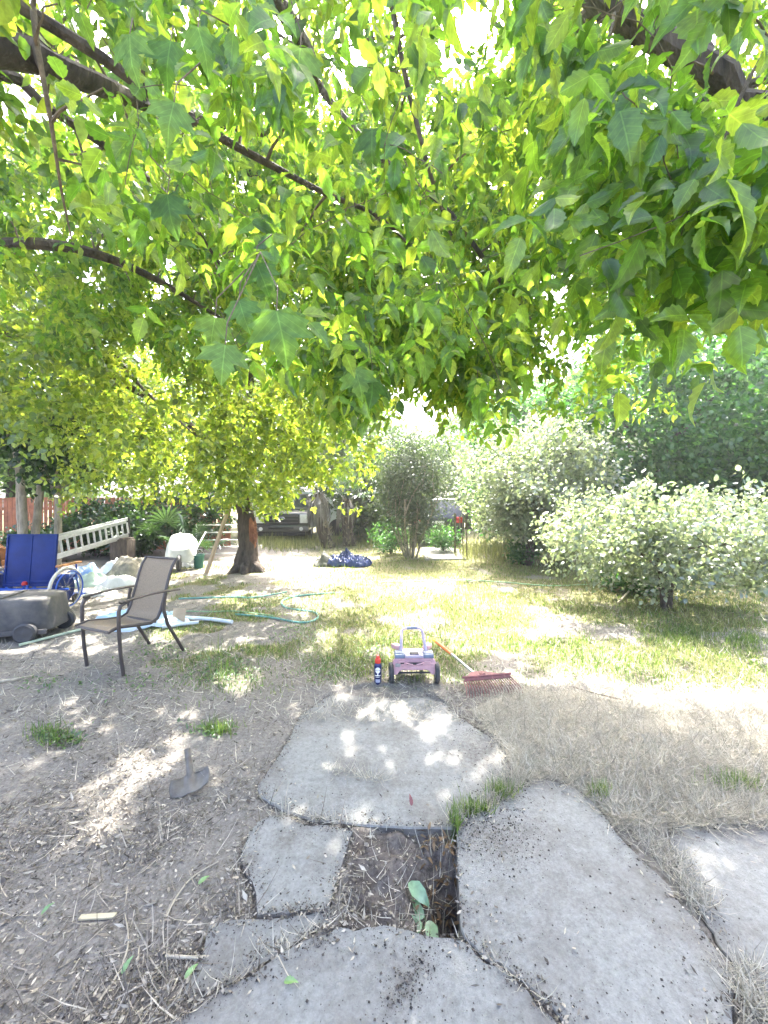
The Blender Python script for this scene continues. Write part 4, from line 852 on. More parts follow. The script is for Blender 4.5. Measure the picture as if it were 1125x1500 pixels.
for sx in (-1, 1):
    mb = MB(); Mw = Matrix.Translation((sx * .465, .06, .30)) @ Matrix.Rotation(R(90), 4, 'Y')
    pts = [Mw @ Vector((.285 * math.cos(a), .285 * math.sin(a), 0)) for a in np.linspace(0, 2 * math.pi, 41)]
    w = bpy.data.objects.new("wheel", None); COL.objects.link(w); w.parent = wc
    mb.tube(pts, .019, 8, cap=False); mb.build("tyre", CREAM, w)
    m2 = MB(); m2.tube([Mw @ Vector((.262 * math.cos(a), .262 * math.sin(a), sx * 0)) for a in np.linspace(0, 2 * math.pi, 37)], .007, 6, cap=False)
    for k in range(18):
        a = k * 2 * math.pi / 18; m2.tube([Mw @ Vector((.03 * math.cos(a + .5), .03 * math.sin(a + .5), .02 * (-1) ** k)), Mw @ Vector((.26 * math.cos(a), .26 * math.sin(a), 0))], .0022, 4)
    m2.lathe([(.03, -.035), (.03, .035)], 12, Mw); m2.build("rim", CHR, w)
    m3 = MB(); m3.tube([Mw @ Vector((.24 * math.cos(a), .24 * math.sin(a), sx * .05)) for a in np.linspace(0, 2 * math.pi, 37)], .009, 6, cap=False); m3.build("hand_rim", BLUEL, w); m3 = MB(); m3.lathe([(.0, -.004), (.2, -.004), (.2, .004), (0, .004)], 26, Mw @ Matrix.Translation((0, 0, -sx * .035))); m3.build("spoke_guard", BLUE, w)
    m4 = MB(); m4.box((sx * .345, .26, .605), (.065, .44, .028), bev=.008); m4.build("armrest", ARMW, wc)
    m5 = MB(); m5.tube([(sx * .335, .42, .6), (sx * .335, .42, .38), (sx * .32, .5, .15), (sx * .3, .6, .1)], .012, 8); m5.build("front_tube", BLUEL, wc); m5 = MB(); m5.tube([(sx * .335, .06, .6), (sx * .335, .06, .3)], .012, 8); m5.build("side_tube", BLUEL, wc)
    m6 = MB(); m6.lathe([(.02, -.015), (.065, -.013), (.065, .013), (.02, .015)], 16, Matrix.Translation((sx * .27, .5, .068)) @ Matrix.Rotation(R(90), 4, 'Y')); m6.build("caster", BLK, wc)
mb = MB(); mb.tube([(-.62, -.02, .30), (.56, -.02, .31)], .014, 8); mb.tube([(-.46, .06, .3), (.46, .06, .3)], .014, 8); mb.tube([(-.06, .02, .36), (-.1, .0, .1), (.1, .0, .1), (.08, .02, .36)], .014, 8); mb.tube([(0, 0, .36), (0, -.01, .08)], .018, 8); mb.build("cross_tube", BLUEL, wc)
mb = MB(); mb.lathe([(.0, 0), (.03, .0), (.034, .02), (.022, .045), (0, .05)], 12, Matrix.Translation((.0, -.045, .375))); mb.build("red_knob", REDP, wc)
mb = MB(); mb.box((0, -.03, .16), (.045, .004, .09)); mb.build("white_tag", M("white_paper", (.75, .75, .72), .7, .08), wc)
mb = MB(); mb.box((0, .66, .08), (.5, .16, .015)); mb.build("footrest", BLUE, wc)

# ------------------------------------------------------------------ grey tub on wheels
TUB = M("sunfaded_plastic", (.05, .05, .056), .65, .35, 3.5, .3, c2=(.145, .132, .12)); TUBD = M("dark_plastic", (.05, .05, .055), .6, .25, 8, .2)
tb = thing("rolling_tote", "dark grey plastic tote lying on its side with a small wheel", "tote", (-4.30, 4.30, 0), R(14)); mb = MB()
def tubshape(u, v):
    a = 2 * math.pi * u; n = 5.0; c, s = math.cos(a), math.sin(a); rx, ry = .62 * (1 - .10 * v), .30 * (1 - .08 * v)
    r = (abs(c) ** n + abs(s) ** n) ** (-1 / n); return (r * c * rx, r * s * ry, .09 + .36 * v)
prof = [0, .05, .3, .6, .9, .97, 1.0]
vs = []; N_ = 40
for k, v in enumerate(prof):
    f = {0: .96, 1: 1.0, 5: .98, 6: .92}.get(k, 1.0)
    for i in range(N_): x, y, z = tubshape(i / N_, v); vs.append((x * f, y * f, z + .006 * math.sin(x * 9)))
fs = [[k * N_ + i, k * N_ + (i + 1) % N_, (k + 1) * N_ + (i + 1) % N_, (k + 1) * N_ + i] for k in range(len(prof) - 1) for i in range(N_)] + [list(range(N_))[::-1], [(len(prof) - 1) * N_ + i for i in range(N_)]]
mb.add(vs, fs); mb.build("shell", TUB, tb, angle=55)
mb = MB()
for sx in (-.3, .12): mb.box((sx, 0, .455), (.05, .44, .02), bev=.006)
mb.box((0, -.3, .1), (1.2, .03, .05), bev=.008); mb.build("ribs", TUB, tb)
for sx, sy in ((.42, -.30), (.56, .16)):
    mb = MB(); Mw = Matrix.Translation((sx, sy - .03, .105)) @ Matrix.Rotation(R(90), 4, 'X') @ Matrix.Rotation(0, 4, 'Z')
    w = mb.lathe([(.02, -.04), (.085, -.036), (.105, -.02), (.105, .02), (.085, .036), (.06, .03), (.02, .044)], 22, Mw); mb.build("wheel", TUBD, tb)
mb = MB(); mb.tube([(.35, -.25, .11), (.62, .2, .11)], .014, 8); mb.build("axle", CHR, tb)
LEA = M("tan_leather", (.42, .16, .05), .45, .3, 6, .2, c2=(.25, .09, .03)); GREYST = M("grey_cushion", (.34, .31, .27), .85, .25, 8, .3)
ar = thing("armchair", "rounded orange brown seat back behind the blue wheelchair", "armchair", (-5.80, 5.65, 0), R(-20)); mb = MB()
mb.grid(lambda u, v: ((.36 - .02 * math.cos(v * 6.3)) * math.cos(math.pi * u), .10 * math.sin(2 * math.pi * v), .52 + (.33 + .07 * math.cos(2 * math.pi * v)) * math.sin(math.pi * u) * 1.02), 22, 16); mb.box((0, 0, .62), (.64, .14, .42), bev=.05); mb.build("back", LEA, ar)
mb = MB(); mb.box((0, .25, .3), (.72, .66, .44), bev=.06); mb.build("seat", GREYST, ar)
mb = MB(); mb.tube([(.37 * math.cos(a), -.05, .54 + .37 * math.sin(a)) for a in np.linspace(0, math.pi, 18)], .018, 8); mb.build("dark_piping", M("dark_trim", (.06, .025, .02), .5), ar)
for sx in (-.3, .3):
    for sy in (0, .5): mb = MB(); mb.box((sx, sy, .045), (.05, .05, .1)); mb.build("leg", BARK, ar, False)

# ------------------------------------------------------------------ patio sling chair
FR = M("bronze_frame", (.085, .072, .068), .42, .2, 14, .1, metal=.3); SL = M("taupe_sling", (.30, .235, .165), .75, .18, 90, .5, bscale=420)
ch = thing("patio_chair", "brown sling patio chair with arms on the bare soil", "chair", (-2.505, 3.36, 0), R(-23)); hw = .242
prof = [(-.06, .405), (.05, .425), (.25, .395), (.42, .375), (.50, .40), (.545, .47), (.60, .62), (.655, .78), (.70, .88), (.755, .945)]
prof = [(y * .8, z * .985) for y, z in prof]; mb = MB()
def sl(u, v):
    f = v * (len(prof) - 1); i = min(int(f), len(prof) - 2); t_ = f - i; y = prof[i][0] * (1 - t_) + prof[i + 1][0] * t_; z = prof[i][1] * (1 - t_) + prof[i + 1][1] * t_
    e = 4 * u * (1 - u); return ((u - .5) * 2 * (hw - .03), y + .015 * e * (v > .5), z - .018 * e * (v < .55))
mb.grid(sl, 13, 46); mb.build("sling", SL, ch, solid=.004)
for sx in (-1, 1):
    mb = MB(); mb.tube([(sx * (hw - .025), y, z) for y, z in prof], .015, 10); mb.build("side_rail", FR, ch)
    x = sx * (hw + .012)
    mb = MB(); mb.tube([(x, .06, 0), (x, .035, .2), (x, .02, .42), (x, .02, .56), (x, .035, .605), (x, .08, .625)], .0155, 10); mb.build("leg", FR, ch)
    mb = MB(); mb.tube([(x, .66, -.005), (x, .57, .16), (x, .48, .32), (x, .44, .46), (x, .445, .56), (x, .46, .63)], .0155, 10); mb.build("leg", FR, ch)
    mb = MB(); mb.grid(lambda u, v: (x + (.024 if .05 < u < .95 else .014) * math.cos(2 * math.pi * v), .03 + .58 * u, .628 + .022 * math.sin(math.pi * u * .9 + .2) + .011 * math.sin(2 * math.pi * v)), 14, 11); mb.build("armrest", FR, ch)
for y, z in ((-.037, .394), (.376, .37), (.604, .93)): mb = MB(); mb.tube([(-hw + .02, y, z), (hw - .02, y, z)], .012, 8); mb.build("cross_bar", FR, ch)

# ------------------------------------------------------------------ pink push walker
PINK = M("pink_plastic", (.64, .38, .42), .5, .12, 14, .15, c2=(.46, .27, .30)); LIL = M("lilac_plastic", (.42, .36, .45), .45, .14, 12, .1); SLATE = M("slate_plastic", (.16, .20, .28), .45, .2, 12, .1); WH = M("white_plastic", (.72, .71, .70), .5, .1, 10, .08)
TY = M("toy_tyre", (.05, .05, .052), .7, .25, 20, .3)
wk = thing("push_walker", "faded pink toy push walker standing at the end of the slab", "push toy", (.247, 3.16, .012), R(1))
mb = MB()                                          # arched front fairing
out = [(-.165, .095), (-.185, .16), (-.172, .235), (-.15, .262), (.15, .262), (.172, .235), (.185, .16), (.165, .095), (.145, .092), (.12, .13), (.085, .148), (-.085, .148), (-.12, .13), (-.145, .092)]
mb.prism([(x, z) for x, z in out], .0, .035, Matrix.Translation((0, -.01, 0)) @ Matrix.Rotation(R(82), 4, 'X')); mb.build("fairing", PINK, wk, False, bevel=.007)
mb = MB(); mb.box((0, -.043, .215), (.30, .012, .022), bev=.004)
for s in (-1, 1): mb.tube([(s * .015, -.058, .218), (s * .075, -.056, .236)], .0075, 6)
for s in (-1, 1): mb.box((s * .105, -.05, .238), (.05, .014, .016), bev=.003)
mb.build("bumper", PINK, wk)
mb = MB(); mb.box((0, -.0535, .228), (.13, .012, .02), bev=.003); mb.box((-.1, -.054, .234), (.03, .012, .013)); mb.build("vent", BLK, wk, False)
mb = MB(); mb.box((-.135, -.052, .212), (.042, .012, .034), bev=.004); mb.build("sticker", GREYP, wk)
mb = MB(); mb.box((0, .13, .185), (.25, .30, .10), taper=.9, bev=.02); mb.build("body", PINK, wk)
for s in (-1, 1):
    mb = MB(); mb.box((s * .118, .03, .282), (.085, .10, .045), bev=.008); mb.build("tray", SLATE, wk)
    mb = MB(); mb.box((s * .118, .025, .308), (.075, .05, .006), bev=.002); mb.build("tray_lid", SLATE, wk)
    mb = MB(); mb.box((s * .13, .16, .30), (.05, .16, .05), (R(-14), 0, s * R(-22)), bev=.014); mb.build("wing", PINK, wk)
mb = MB(); mb.box((0, .02, .285), (.15, .10, .032), bev=.006); mb.build("console", LIL, wk)
mb = MB(); mb.box((0, .0, .306), (.075, .035, .012), bev=.003); mb.build("console_slot", BLK, wk)
mb = MB(); hp = [(-.108, .02, .19), (-.105, .05, .30), (-.094, .16, .43), (-.088, .19, .465), (-.07, .2, .483), (.07, .2, .483), (.088, .19, .465), (.094, .16, .43), (.105, .05, .30), (.108, .02, .19)]
mb.tube(hp, .0135, 10); mb.build("handle", LIL, wk)
mb = MB(); mb.tube([(-.045, .2, .487), (.045, .2, .487)], .017, 10); mb.build("handle_grip", SLATE, wk)
for s in (-1, 1):
    for y, r, x in ((.0, .083, .188), (.29, .06, .1)):
        w = bpy.data.objects.new("wheel", None); COL.objects.link(w); w.parent = wk
        Mw = Matrix.Translation((s * x, y, r)) @ Matrix.Rotation(R(90), 4, 'Y') @ Matrix.Rotation(s * R(2), 4, 'X'); hwid = .018 if r > .07 else .012
        mb = MB(); mb.lathe([(r * .62, -hwid), (r * .92, -hwid), (r, -hwid * .6), (r, hwid * .6), (r * .92, hwid), (r * .62, hwid)], 30, Mw, caps=False); mb.build("tyre", TY, w)
        mb = MB(); mb.lathe([(0, -hwid * .8), (r * .3, -hwid), (r * .63, -hwid * .7), (r * .63, hwid * .7), (r * .3, hwid), (0, hwid * .8)], 24, Mw, caps=False); mb.build("hub", GREYP, w)
mb = MB(); mb.tube([(-.18, 0, .083), (.18, 0, .083)], .008, 8); mb.build('axle', BLK, wk); mb = MB(); mb.tube([(-.1, .29, .06), (.1, .29, .06)], .006, 8)
mb.v = mb.v; mb.build("axle", BLK, wk)
for s in (-1, 1): mb = MB(); mb.box((s * .085, .28, .11), (.012, .04, .12)); mb.build("wheel_bracket", BLK, wk)
for c_ in wk.children:
    if c_.type == 'MESH' and not c_.name.startswith('axle'): c_.scale = (1, 1, .79)
mb = MB(); mb.box((0, .15, .125), (.26, .24, .07), bev=.01); mb.build('underside_shade', BLK, wk)  # black block added to give the gap under the body its shade
mb = MB(); mb.lathe([(.0, -.03), (.04, -.02), (.055, .02), (0, .03)], 14, Matrix.Translation((0, .07, .14))); mb.build("underside_motor", BLK, wk)

# ------------------------------------------------------------------ spray can with its lettering
CANB = M("can_blue", (.012, .018, .10), .3, .08, 6, .0, metal=.3, coat=.3); CANR = M("can_red", (.62, .05, .03), .35, .06, 8, 0); CANW = M("can_white", (.8, .8, .8), .4, .04, 8, 0); CANY = M("can_yellow", (.75, .6, .05), .4, .04, 8, 0)
cb = G(553.5, 1005); cn = thing("spray_can", "blue lubricant spray can with red cap beside the pink walker", "spray can", (cb.x, cb.y, .012), 0); r = .0305
mb = MB(); mb.lathe([(r * .94, 0), (r, .004), (r, .158), (r * .96, .166), (r * .72, .176), (r * .70, .18)], 28); mb.build("can_body", CANB, cn)
mb = MB(); mb.lathe([(r * .74, .178), (r * .78, .182), (r * .76, .208), (r * .6, .214)], 24); mb.build("cap", CANR, cn)
mb = MB(); mb.lathe([(r * .5, .214), (r * .44, .232), (r * .3, .238)], 18); mb.box((0, -.004, .236), (.012, .03, .008)); mb.build("nozzle", CANR, cn)
def wrap(name, shape, mat, off):                   # bend a flat outline round the can
    mb = MB(); mb.add([((r + off) * math.sin(x / r), -(r + off) * math.cos(x / r), z) for x, z in shape], [list(range(len(shape)))]); return mb.build(name, mat, cn, False)
sh = [(.021 * math.cos(a), .128 + .021 * math.sin(a)) for a in np.linspace(0, 2 * math.pi, 28, endpoint=False)]
def wgrid(name, x0, x1, z0, z1, mat, off, clip=None):
    mb = MB(); mb.grid(lambda u, v: ((r + off) * math.sin((x0 + (x1 - x0) * u) / r), -(r + off) * math.cos((x0 + (x1 - x0) * u) / r), z0 + (z1 - z0) * (v if clip is None else .5 + (v - .5) * clip(u))), 18, 4); return mb.build(name, mat, cn)
wgrid("label_shield", -.022, .022, .104, .152, CANW, .0006, lambda u: max(.04, math.sin(math.pi * min(max(u, .02), .98)) ** .5))
wgrid("label_band", -.025, .025, .083, .089, CANW, .0006); wgrid("label_band", -.018, .018, .072, .076, CANW, .0006); wgrid("label_text_block", -.02, .02, .03, .056, M("can_label_grey", (.35, .38, .5), .4, .1), .0006); wgrid("label_stem", -.004, .004, .089, .1045, CANW, .0006)
tx = bpy.data.curves.new("brand_text", 'FONT'); tx.body = "WD-40"; tx.size = .0155; tx.align_x = 'CENTER'; to = bpy.data.objects.new("tmp", tx); COL.objects.link(to)
dg = bpy.context.evaluated_depsgraph_get(); me = bpy.data.meshes.new_from_object(to.evaluated_get(dg)); bpy.data.objects.remove(to)
for v in me.vertices: x, z = v.co.x, v.co.y + .1225; v.co = ((r + .0016) * math.sin(x / r), -(r + .0016) * math.cos(x / r), z)
me.materials.clear(); me.materials.append(CANB); link("brand_lettering", me, cn)

# ------------------------------------------------------------------ rake
RR = M("red_rake_plastic", (.28, .10, .10), .7, .25, 16, .3, c2=(.15, .07, .07)); ORG = M("orange_grip", (.72, .2, .08), .5, .15, 10, .1); STE = M("grey_steel", (.42, .44, .46), .4, .15, 12, .1, metal=.5)
hb = G(699, 993, .07); he = G(634, 942, .03); o = thing("garden_rake", "red plastic leaf rake lying on the dry grass with orange grip", "rake", (hb.x, hb.y, 0), 0)
L0 = Vector((0, 0, .085)); Hd = he - hb; Hd.z = 0; hd = Hd.normalized(); hL = Hd.length
ax_s = Vector((.985, .17, 0)); ax_f = Vector((.17, -.985, 0))
mb = MB(); mb.tube([L0 + Vector((0, 0, 0)), L0 + hd * (hL * .52) + Vector((0, 0, .0))], .0115, 10); mb.build("handle", STE, o)
mb = MB(); mb.tube([L0 + hd * (hL * .52), L0 + hd * (hL * .9) + Vector((0, 0, -.01))], .0165, 10); mb.build("grip", ORG, o)
mb = MB(); mb.tube([L0 + hd * (hL * .9) + Vector((0, 0, -.01)), L0 + hd * hL + Vector((0, 0, -.02))], [.014, .011], 10); mb.build("end_cap", CANY, o)
mb = MB(); c = L0 + ax_s * .06 + ax_f * .035
mb.add([L0 + ax_s * -.03 + hd * .03 + Vector((0, 0, .02)), L0 + ax_s * .05 + hd * .03 + Vector((0, 0, .02)), c + ax_s * .19 + ax_f * .02 + Vector((0, 0, .015)), c + ax_s * -.19 + ax_f * .02 + Vector((0, 0, .015)),
        c + ax_s * .2 + ax_f * .036, c + ax_s * -.2 + ax_f * .036], [(0, 1, 2, 3), (3, 2, 4, 5)]); mb.build("head_plate", RR, o, False, solid=.012)
mb = MB(); mb.tube([c + ax_s * -.205 + ax_f * .02 + Vector((0, 0, .025)), c + ax_s * .205 + ax_f * .02 + Vector((0, 0, .025))], .009, 8); mb.build("spine_bar", RR, o)
mb = MB(); mb.tube([L0 + ax_s * .02 + hd * .05, L0 + ax_s * .03 - hd * .05 + Vector((0, 0, .02))], [.016, .022], 10); mb.build("socket", RR, o)
for k in range(21):
    s = -.2 + .4 * k / 20; b0 = c + ax_s * s + ax_f * .03; mb = MB(); sp = 1.12
    pts = [b0, c + ax_s * s * (1 + .05) + ax_f * .10 + Vector((0, 0, -.012)), c + ax_s * s * sp + ax_f * .15 + Vector((0, 0, -.035)), c + ax_s * s * sp * 1.02 + ax_f * .165 + Vector((0, 0, -.066))]
    mb.tube(pts, [.0046, .0042, .0038, .003], 5); mb.build("tine", RR, o)

# ------------------------------------------------------------------ shovel head
RST = M("worn_blade", (.17, .165, .155), .55, .3, 12, .3, metal=.3, c2=(.10, .085, .07)); b = G(278, 1152)
o = thing("shovel", "worn shovel head with broken socket lying on the soil", "shovel", (b.x, b.y, 0), R(26)); mb = MB()
def bl(u, v):
    x = (u - .5) * 2; wd = .082 * (.82 + .18 * math.sin(math.pi * (.15 + .7 * v))); y = -.025 - .04 * (1 - .75 * x * x) * (1 - v) + .045 * v - .02 * x * x * v
    ridge = .03 * math.exp(-(x / .22) ** 2) * (.3 + .7 * v); return (x * wd, y, .008 + .035 * v + ridge * .8 + .03 * x * x * v + .012 * x)
mb.grid(bl, 25, 14); mb.build("blade", RST, o, solid=.004)
mb = MB(); mb.tube([(0, -.015, .03), (.0, .02, .062), (-.006, .06, .10), (-.012, .10, .135)], [.010, .015, .0145, .014], 12); mb.build("socket", RST, o)
for s in (-1, 1): mb = MB(); mb.box((s * .048, .012, .052 + .012 * s), (.05, .016, .008), (R(25), R(-14) * s, R(-12) * s), bev=.003); mb.build("footrest", RST, o)
o.scale = (1.15, 1.15, 1.0)

# ------------------------------------------------------------------ seedling, sticks, hoses, pipes
sb = G(628, 1352); o = thing("seedling", "pale green seedling growing up out of the square hole", "plant", (sb.x, sb.y, -.25), 0)
LV = template([(0, 0), (.3, .06), (.65, .04), (1, -.14)], [(.12, .06, .03), (.27, .3, .12), (.23, .6, .09), (.1, .85, .0)])
tips = [((598, 1293, -.03), (.5, -.3, -.25), .085), ((590, 1300, -.05), (-.6, -.2, -.5), .05), ((597, 1318, -.09), (.5, -.7, -.3), .07), ((622, 1343, -.1), (-.9, .35, .15), .085), ((618, 1352, -.09), (-1, -.35, -.1), .10), ((628, 1348, -.1), (.15, -1, -.2), .075)]
st = MB(); B0 = Vector((0, 0, .0))
for (a, c_, z), dr, s in tips:
    p = G(a, c_, z) - Vector(o.location); v_, f_ = cards(np.array([tuple(p)]), np.array([dr]), np.array([(.1, -.35, 1.)]), np.array([s * 1.25]), LV); np_mesh("leaf", v_, f_, LF_SEED, o)
    st.tube([B0, B0.lerp(p, .5) + Vector((.01, .01, .03)), p], [.003, .0022, .0016], 5)
st.build("stem", M("green_stem", (.2, .26, .12), .6), o)
STK = M("dry_stick", (.36, .32, .25), .85, .25, 25, .3)
def stick(label, pts, r, mat=STK, cat="stick", name="stick"):
    p = [GG(x, y, dz) for x, y, dz in pts]; b0 = p[0].copy(); b0.z = 0; o = MB(); q = []
    for i in range(len(p) - 1):
        for k in range(4):
            f = k / 4; a0, a1, a2, a3 = p[max(i - 1, 0)], p[i], p[i + 1], p[min(i + 2, len(p) - 1)]
            q.append(.5 * (2 * a1 + (a2 - a0) * f + (2 * a0 - 5 * a1 + 4 * a2 - a3) * f * f + (3 * a1 - a0 - 3 * a2 + a3) * f ** 3))
    q.append(p[-1]); k = len(q); rs = [r * (1 - .45 * i / (k - 1)) for i in range(k)] if cat == "stick" else r
    o.tube([v - b0 for v in q], rs, 7, jit=.08 if cat == "stick" else 0); ob = o.build(name, mat); ob.location = b0; return tag(ob, label, cat)
stick("long thin curved stick on the soil beside the squarish slab", [(240, 1352, .006), (255, 1320, .01), (280, 1285, .008), (320, 1260, .008)], .0042)
stick("pale bent stick lying from the soil onto the wedge slab", [(243, 1398, .006), (285, 1404, .012), (330, 1390, .012), (365, 1376, .016)], .0055)
stick("thin stick near the lower left on bare soil", [(145, 1462, .006), (175, 1420, .008), (188, 1380, .008), (183, 1335, .008)], .0038)
stick("twig crossing the dry straw past the rake", [(840, 1012, .02), (870, 1024, .03), (910, 1032, .02)], .006, BARK_TWIG)
stick("short stick propped under the low spreading tree", [(905, 884, .01), (922, 872, .09), (938, 862, .17)], .016)
stick("pale green pole lying in front of the tote", [(28, 946, .02), (80, 934, .02), (135, 921, .02)], .015, M("pale_green_pole", (.42, .5, .38), .5, .15, 20, .1), "pole", "garden_pole")
stick("dead branch lying at the left edge of the soil", [(-10, 1002, .02), (22, 998, .02), (50, 992, .02)], .014)
sl_ = MB(); sl_.box((0, 0, .006), (.125, .017, .007), bev=.001); so = sl_.build("wooden_strip", M("slat_wood", (.5, .44, .3), .8, .15, 20, .2, stretch=(.5, 8, 8)), None, False); q = GG(143, 1340, .002); so.location = q; so.rotation_euler = (0, 0, R(3)); tag(so, "small flat wooden slat on bare soil at lower left", "slat")
HOSE = M("teal_hose", (.14, .34, .31), .45, .2, 30, .1); HOSEG = M("green_hose", (.25, .42, .25), .5, .2, 30, .1); PVC = M("pale_pipe", (.6, .66, .72), .4, .08, 10, .05)
stick("teal garden hose looped on the grass before the tree", [(345, 901, .014), (395, 906, .014), (440, 913, .014), (464, 907, .014), (462, 897, .014), (440, 893, .014), (418, 889, .014), (414, 880, .014), (440, 872, .014), (490, 868, .014)], .012, HOSE, "hose", "garden_hose")
stick("blue green hose lying straight across behind the patio chair", [(262, 877, .012), (300, 876, .014), (340, 874, .014), (372, 874, .014), (420, 866, .012)], .013, HOSE, "hose", "garden_hose")
stick("thin light green hose near the white pipe", [(268, 897, .01), (310, 897, .01), (345, 896, .01), (400, 902, .01)], .008, HOSEG, "hose", "garden_hose")
stick("pale hose crossing the sunny lawn", [(560, 853, .015), (640, 852, .015), (720, 853, .015), (800, 858, .015), (860, 856, .015)], .010, HOSEG, "hose", "garden_hose")
stick("long pale plastic pipe lying beside the patio chair", [(270, 907, .03), (305, 911, .03), (340, 915, .025)], .024, PVC, "pipe", "plastic_pipe")
stick("short pale plastic pipe under the cardboard flap", [(238, 921, .03), (265, 918, .03), (291, 915, .03)], .022, PVC, "pipe", "plastic_pipe")

# ------------------------------------------------------------------ soft and lumpy things: sacks, sheet, tarp, mound
def lump(name, label, cat, c, size, rz, mat, seed, amp=.25, n=44, power=2.6, wr=.03, group=None, mats=None, fine=14):
    mb = MB(); cs, sn = math.cos(rz), math.sin(rz)
    def f(u, v):
        a = 2 * math.pi * u; rr = v; n_ = power; r = rr * (abs(math.cos(a)) ** n_ + abs(math.sin(a)) ** n_) ** (-1 / n_)
        x, y = r * math.cos(a), r * math.sin(a); w = vnoise(np.array([x * 2.2 + seed]), np.array([y * 2.2]), 1, seed)[0] - .5; w2 = abs(vnoise(np.array([x * fine * .5 + y * 3 + seed]), np.array([y * fine * .4]), 1, seed + 3)[0] - .5)
        e = 1 + amp * (vnoise(np.array([math.cos(a) * 2 + 9]), np.array([math.sin(a) * 2]), 1, seed + 5)[0] - .5)
        z = size[2] * max(0, 1 - rr ** 2.6) * (.75 + 1.1 * w) + wr * w2 * 2 * (1 - rr * .3) + .006
        return (x * size[0] * e, y * size[1] * e, z - .02 * (rr > .99))
    mb.grid(f, n + 1, 26); o = mb.build(name, mat); o.location = c; o.rotation_euler = (0, 0, rz); return tag(o, label, cat, group)
SACKW = M("white_sack", (.66, .67, .64), .5, .12, 5, .3); SACKG = M("pale_green_sack", (.45, .55, .45), .5, .25, 4, .3); SACKB = M("blue_sack", (.1, .25, .55), .45, .4, 4, .3, c2=(.5, .55, .58))
lump("sack", "pale green and white sack lying flat beside the wheelchair wheel", "sack", GG(140, 856, 0), (.42, .26, .19), .2, SACKG, 3, group="sacks heaped behind the patio chair")
lump("sack", "blue and white sack behind the pale green sack", "sack", GG(128, 847, .0), (.36, .24, .27), -.2, SACKB, 5, group="sacks heaped behind the patio chair")
lump("sack", "bright white sack slumped against the grey mound", "sack", GG(176, 858, 0), (.30, .22, .24), .5, SACKW, 8, group="sacks heaped behind the patio chair")
lump("sack", "white sack resting behind the slumped white one", "sack", GG(166, 845, .0), (.28, .2, .33), -.3, SACKW, 11, group="sacks heaped behind the patio chair")
lump("sack", "flat white sack in front of the other sacks", "sack", GG(140, 870, 0), (.30, .18, .10), .1, SACKW, 14, group="sacks heaped behind the patio chair")
lump("dirt_mound", "grey mound of dirt behind the white sacks", "mound", GG(200, 845, -.03), (.55, .45, .42), .2, M("mound_soil", (.27, .25, .2), .95, .3, 12, .8, c2=(.16, .15, .12)), 20, power=2.0, wr=.05)
SHEET = M("white_blue_sheet", (.62, .66, .70), .5, .1, 2.2, .3, c2=(.30, .52, .72))
lump("plastic_sheet", "white and pale blue plastic sheet crumpled under the chair", "sheet", GG(205, 912, 0), (.55, .30, .13), .05, SHEET, 31, amp=.5, wr=.06, fine=22)
TARP = M("blue_tarp_cloth", (.03, .05, .15), .42, .3, 5, .25, c2=(.018, .03, .085)); tp = G(505, 829)
lump("tarp", "crumpled dark blue tarp heaped on the grass", "tarp", (tp.x, tp.y + .32, 0), (.66, .42, .25), -.06, TARP, 41, amp=.45, wr=.13, n=110, fine=26)
BKT = M("dark_bin", (.06, .065, .05), .7); tk = lump("old_tyre", "dark rounded heap sticking out of the left end of the tarp", "heap", (tp.x - .52, tp.y + .2, 0), (.26, .3, .24), 0, BKT, 44, amp=.2)
cd = MB(); cd.box((0, 0, .1), (.15, .006, .2), (R(-18), 0, R(6)), bev=.001); co = cd.build("cardboard", M("cardboard", (.42, .33, .23), .85, .12, 12, .1), None, False); co.location = GG(262, 914); tag(co, "brown cardboard flap standing beside the chair's rear leg", "cardboard")
lump("plastic_bag", "small white scrap of plastic on the sunny lawn", "plastic scrap", GG(742, 866), (.09, .06, .06), 0, SACKW, 51)
dl = np.array([tuple(G(603, 1186, .016))]); 
def small_leaf(name, label, px, py, s, col, tcol, grp=None):
    p = GG(px, py); p.z = max(p.z, .012) + .006; v_, f_ = cards(np.zeros((1, 3)), np.array([(random.uniform(-1, 1), random.uniform(-1, 1), .25)]), np.array([(.1, -.2, 1.)]), np.array([s]), TOOTH, np.array([s * .6]))
    o = np_mesh(name, v_, f_, LEAF(name + str(px), col, col, tcol, tcol, .3)); o.location = p; return tag(o, label, "leaf", grp)
small_leaf("fallen_leaf", "curled dark red leaf on the slab above the hole", 603, 1186, .05, (.22, .05, .04), (.2, .05, .03))
small_leaf("fallen_leaf", "green leaf on the wide slab nearest below", 416, 1446, .05, (.22, .36, .12), (.2, .4, .1))
for px, py, lb in ((178, 1435, "green leaf on soil left of the nearest slab"), (270, 1442, "green leaf on soil at the edge of the nearest slab"), (290, 1302, "green leaf on soil beside the curved stick"), (60, 1347, "green leaf on soil at lower left")):
    small_leaf("fallen_leaf", lb, px, py, .045, (.2, .34, .12), (.2, .4, .1))
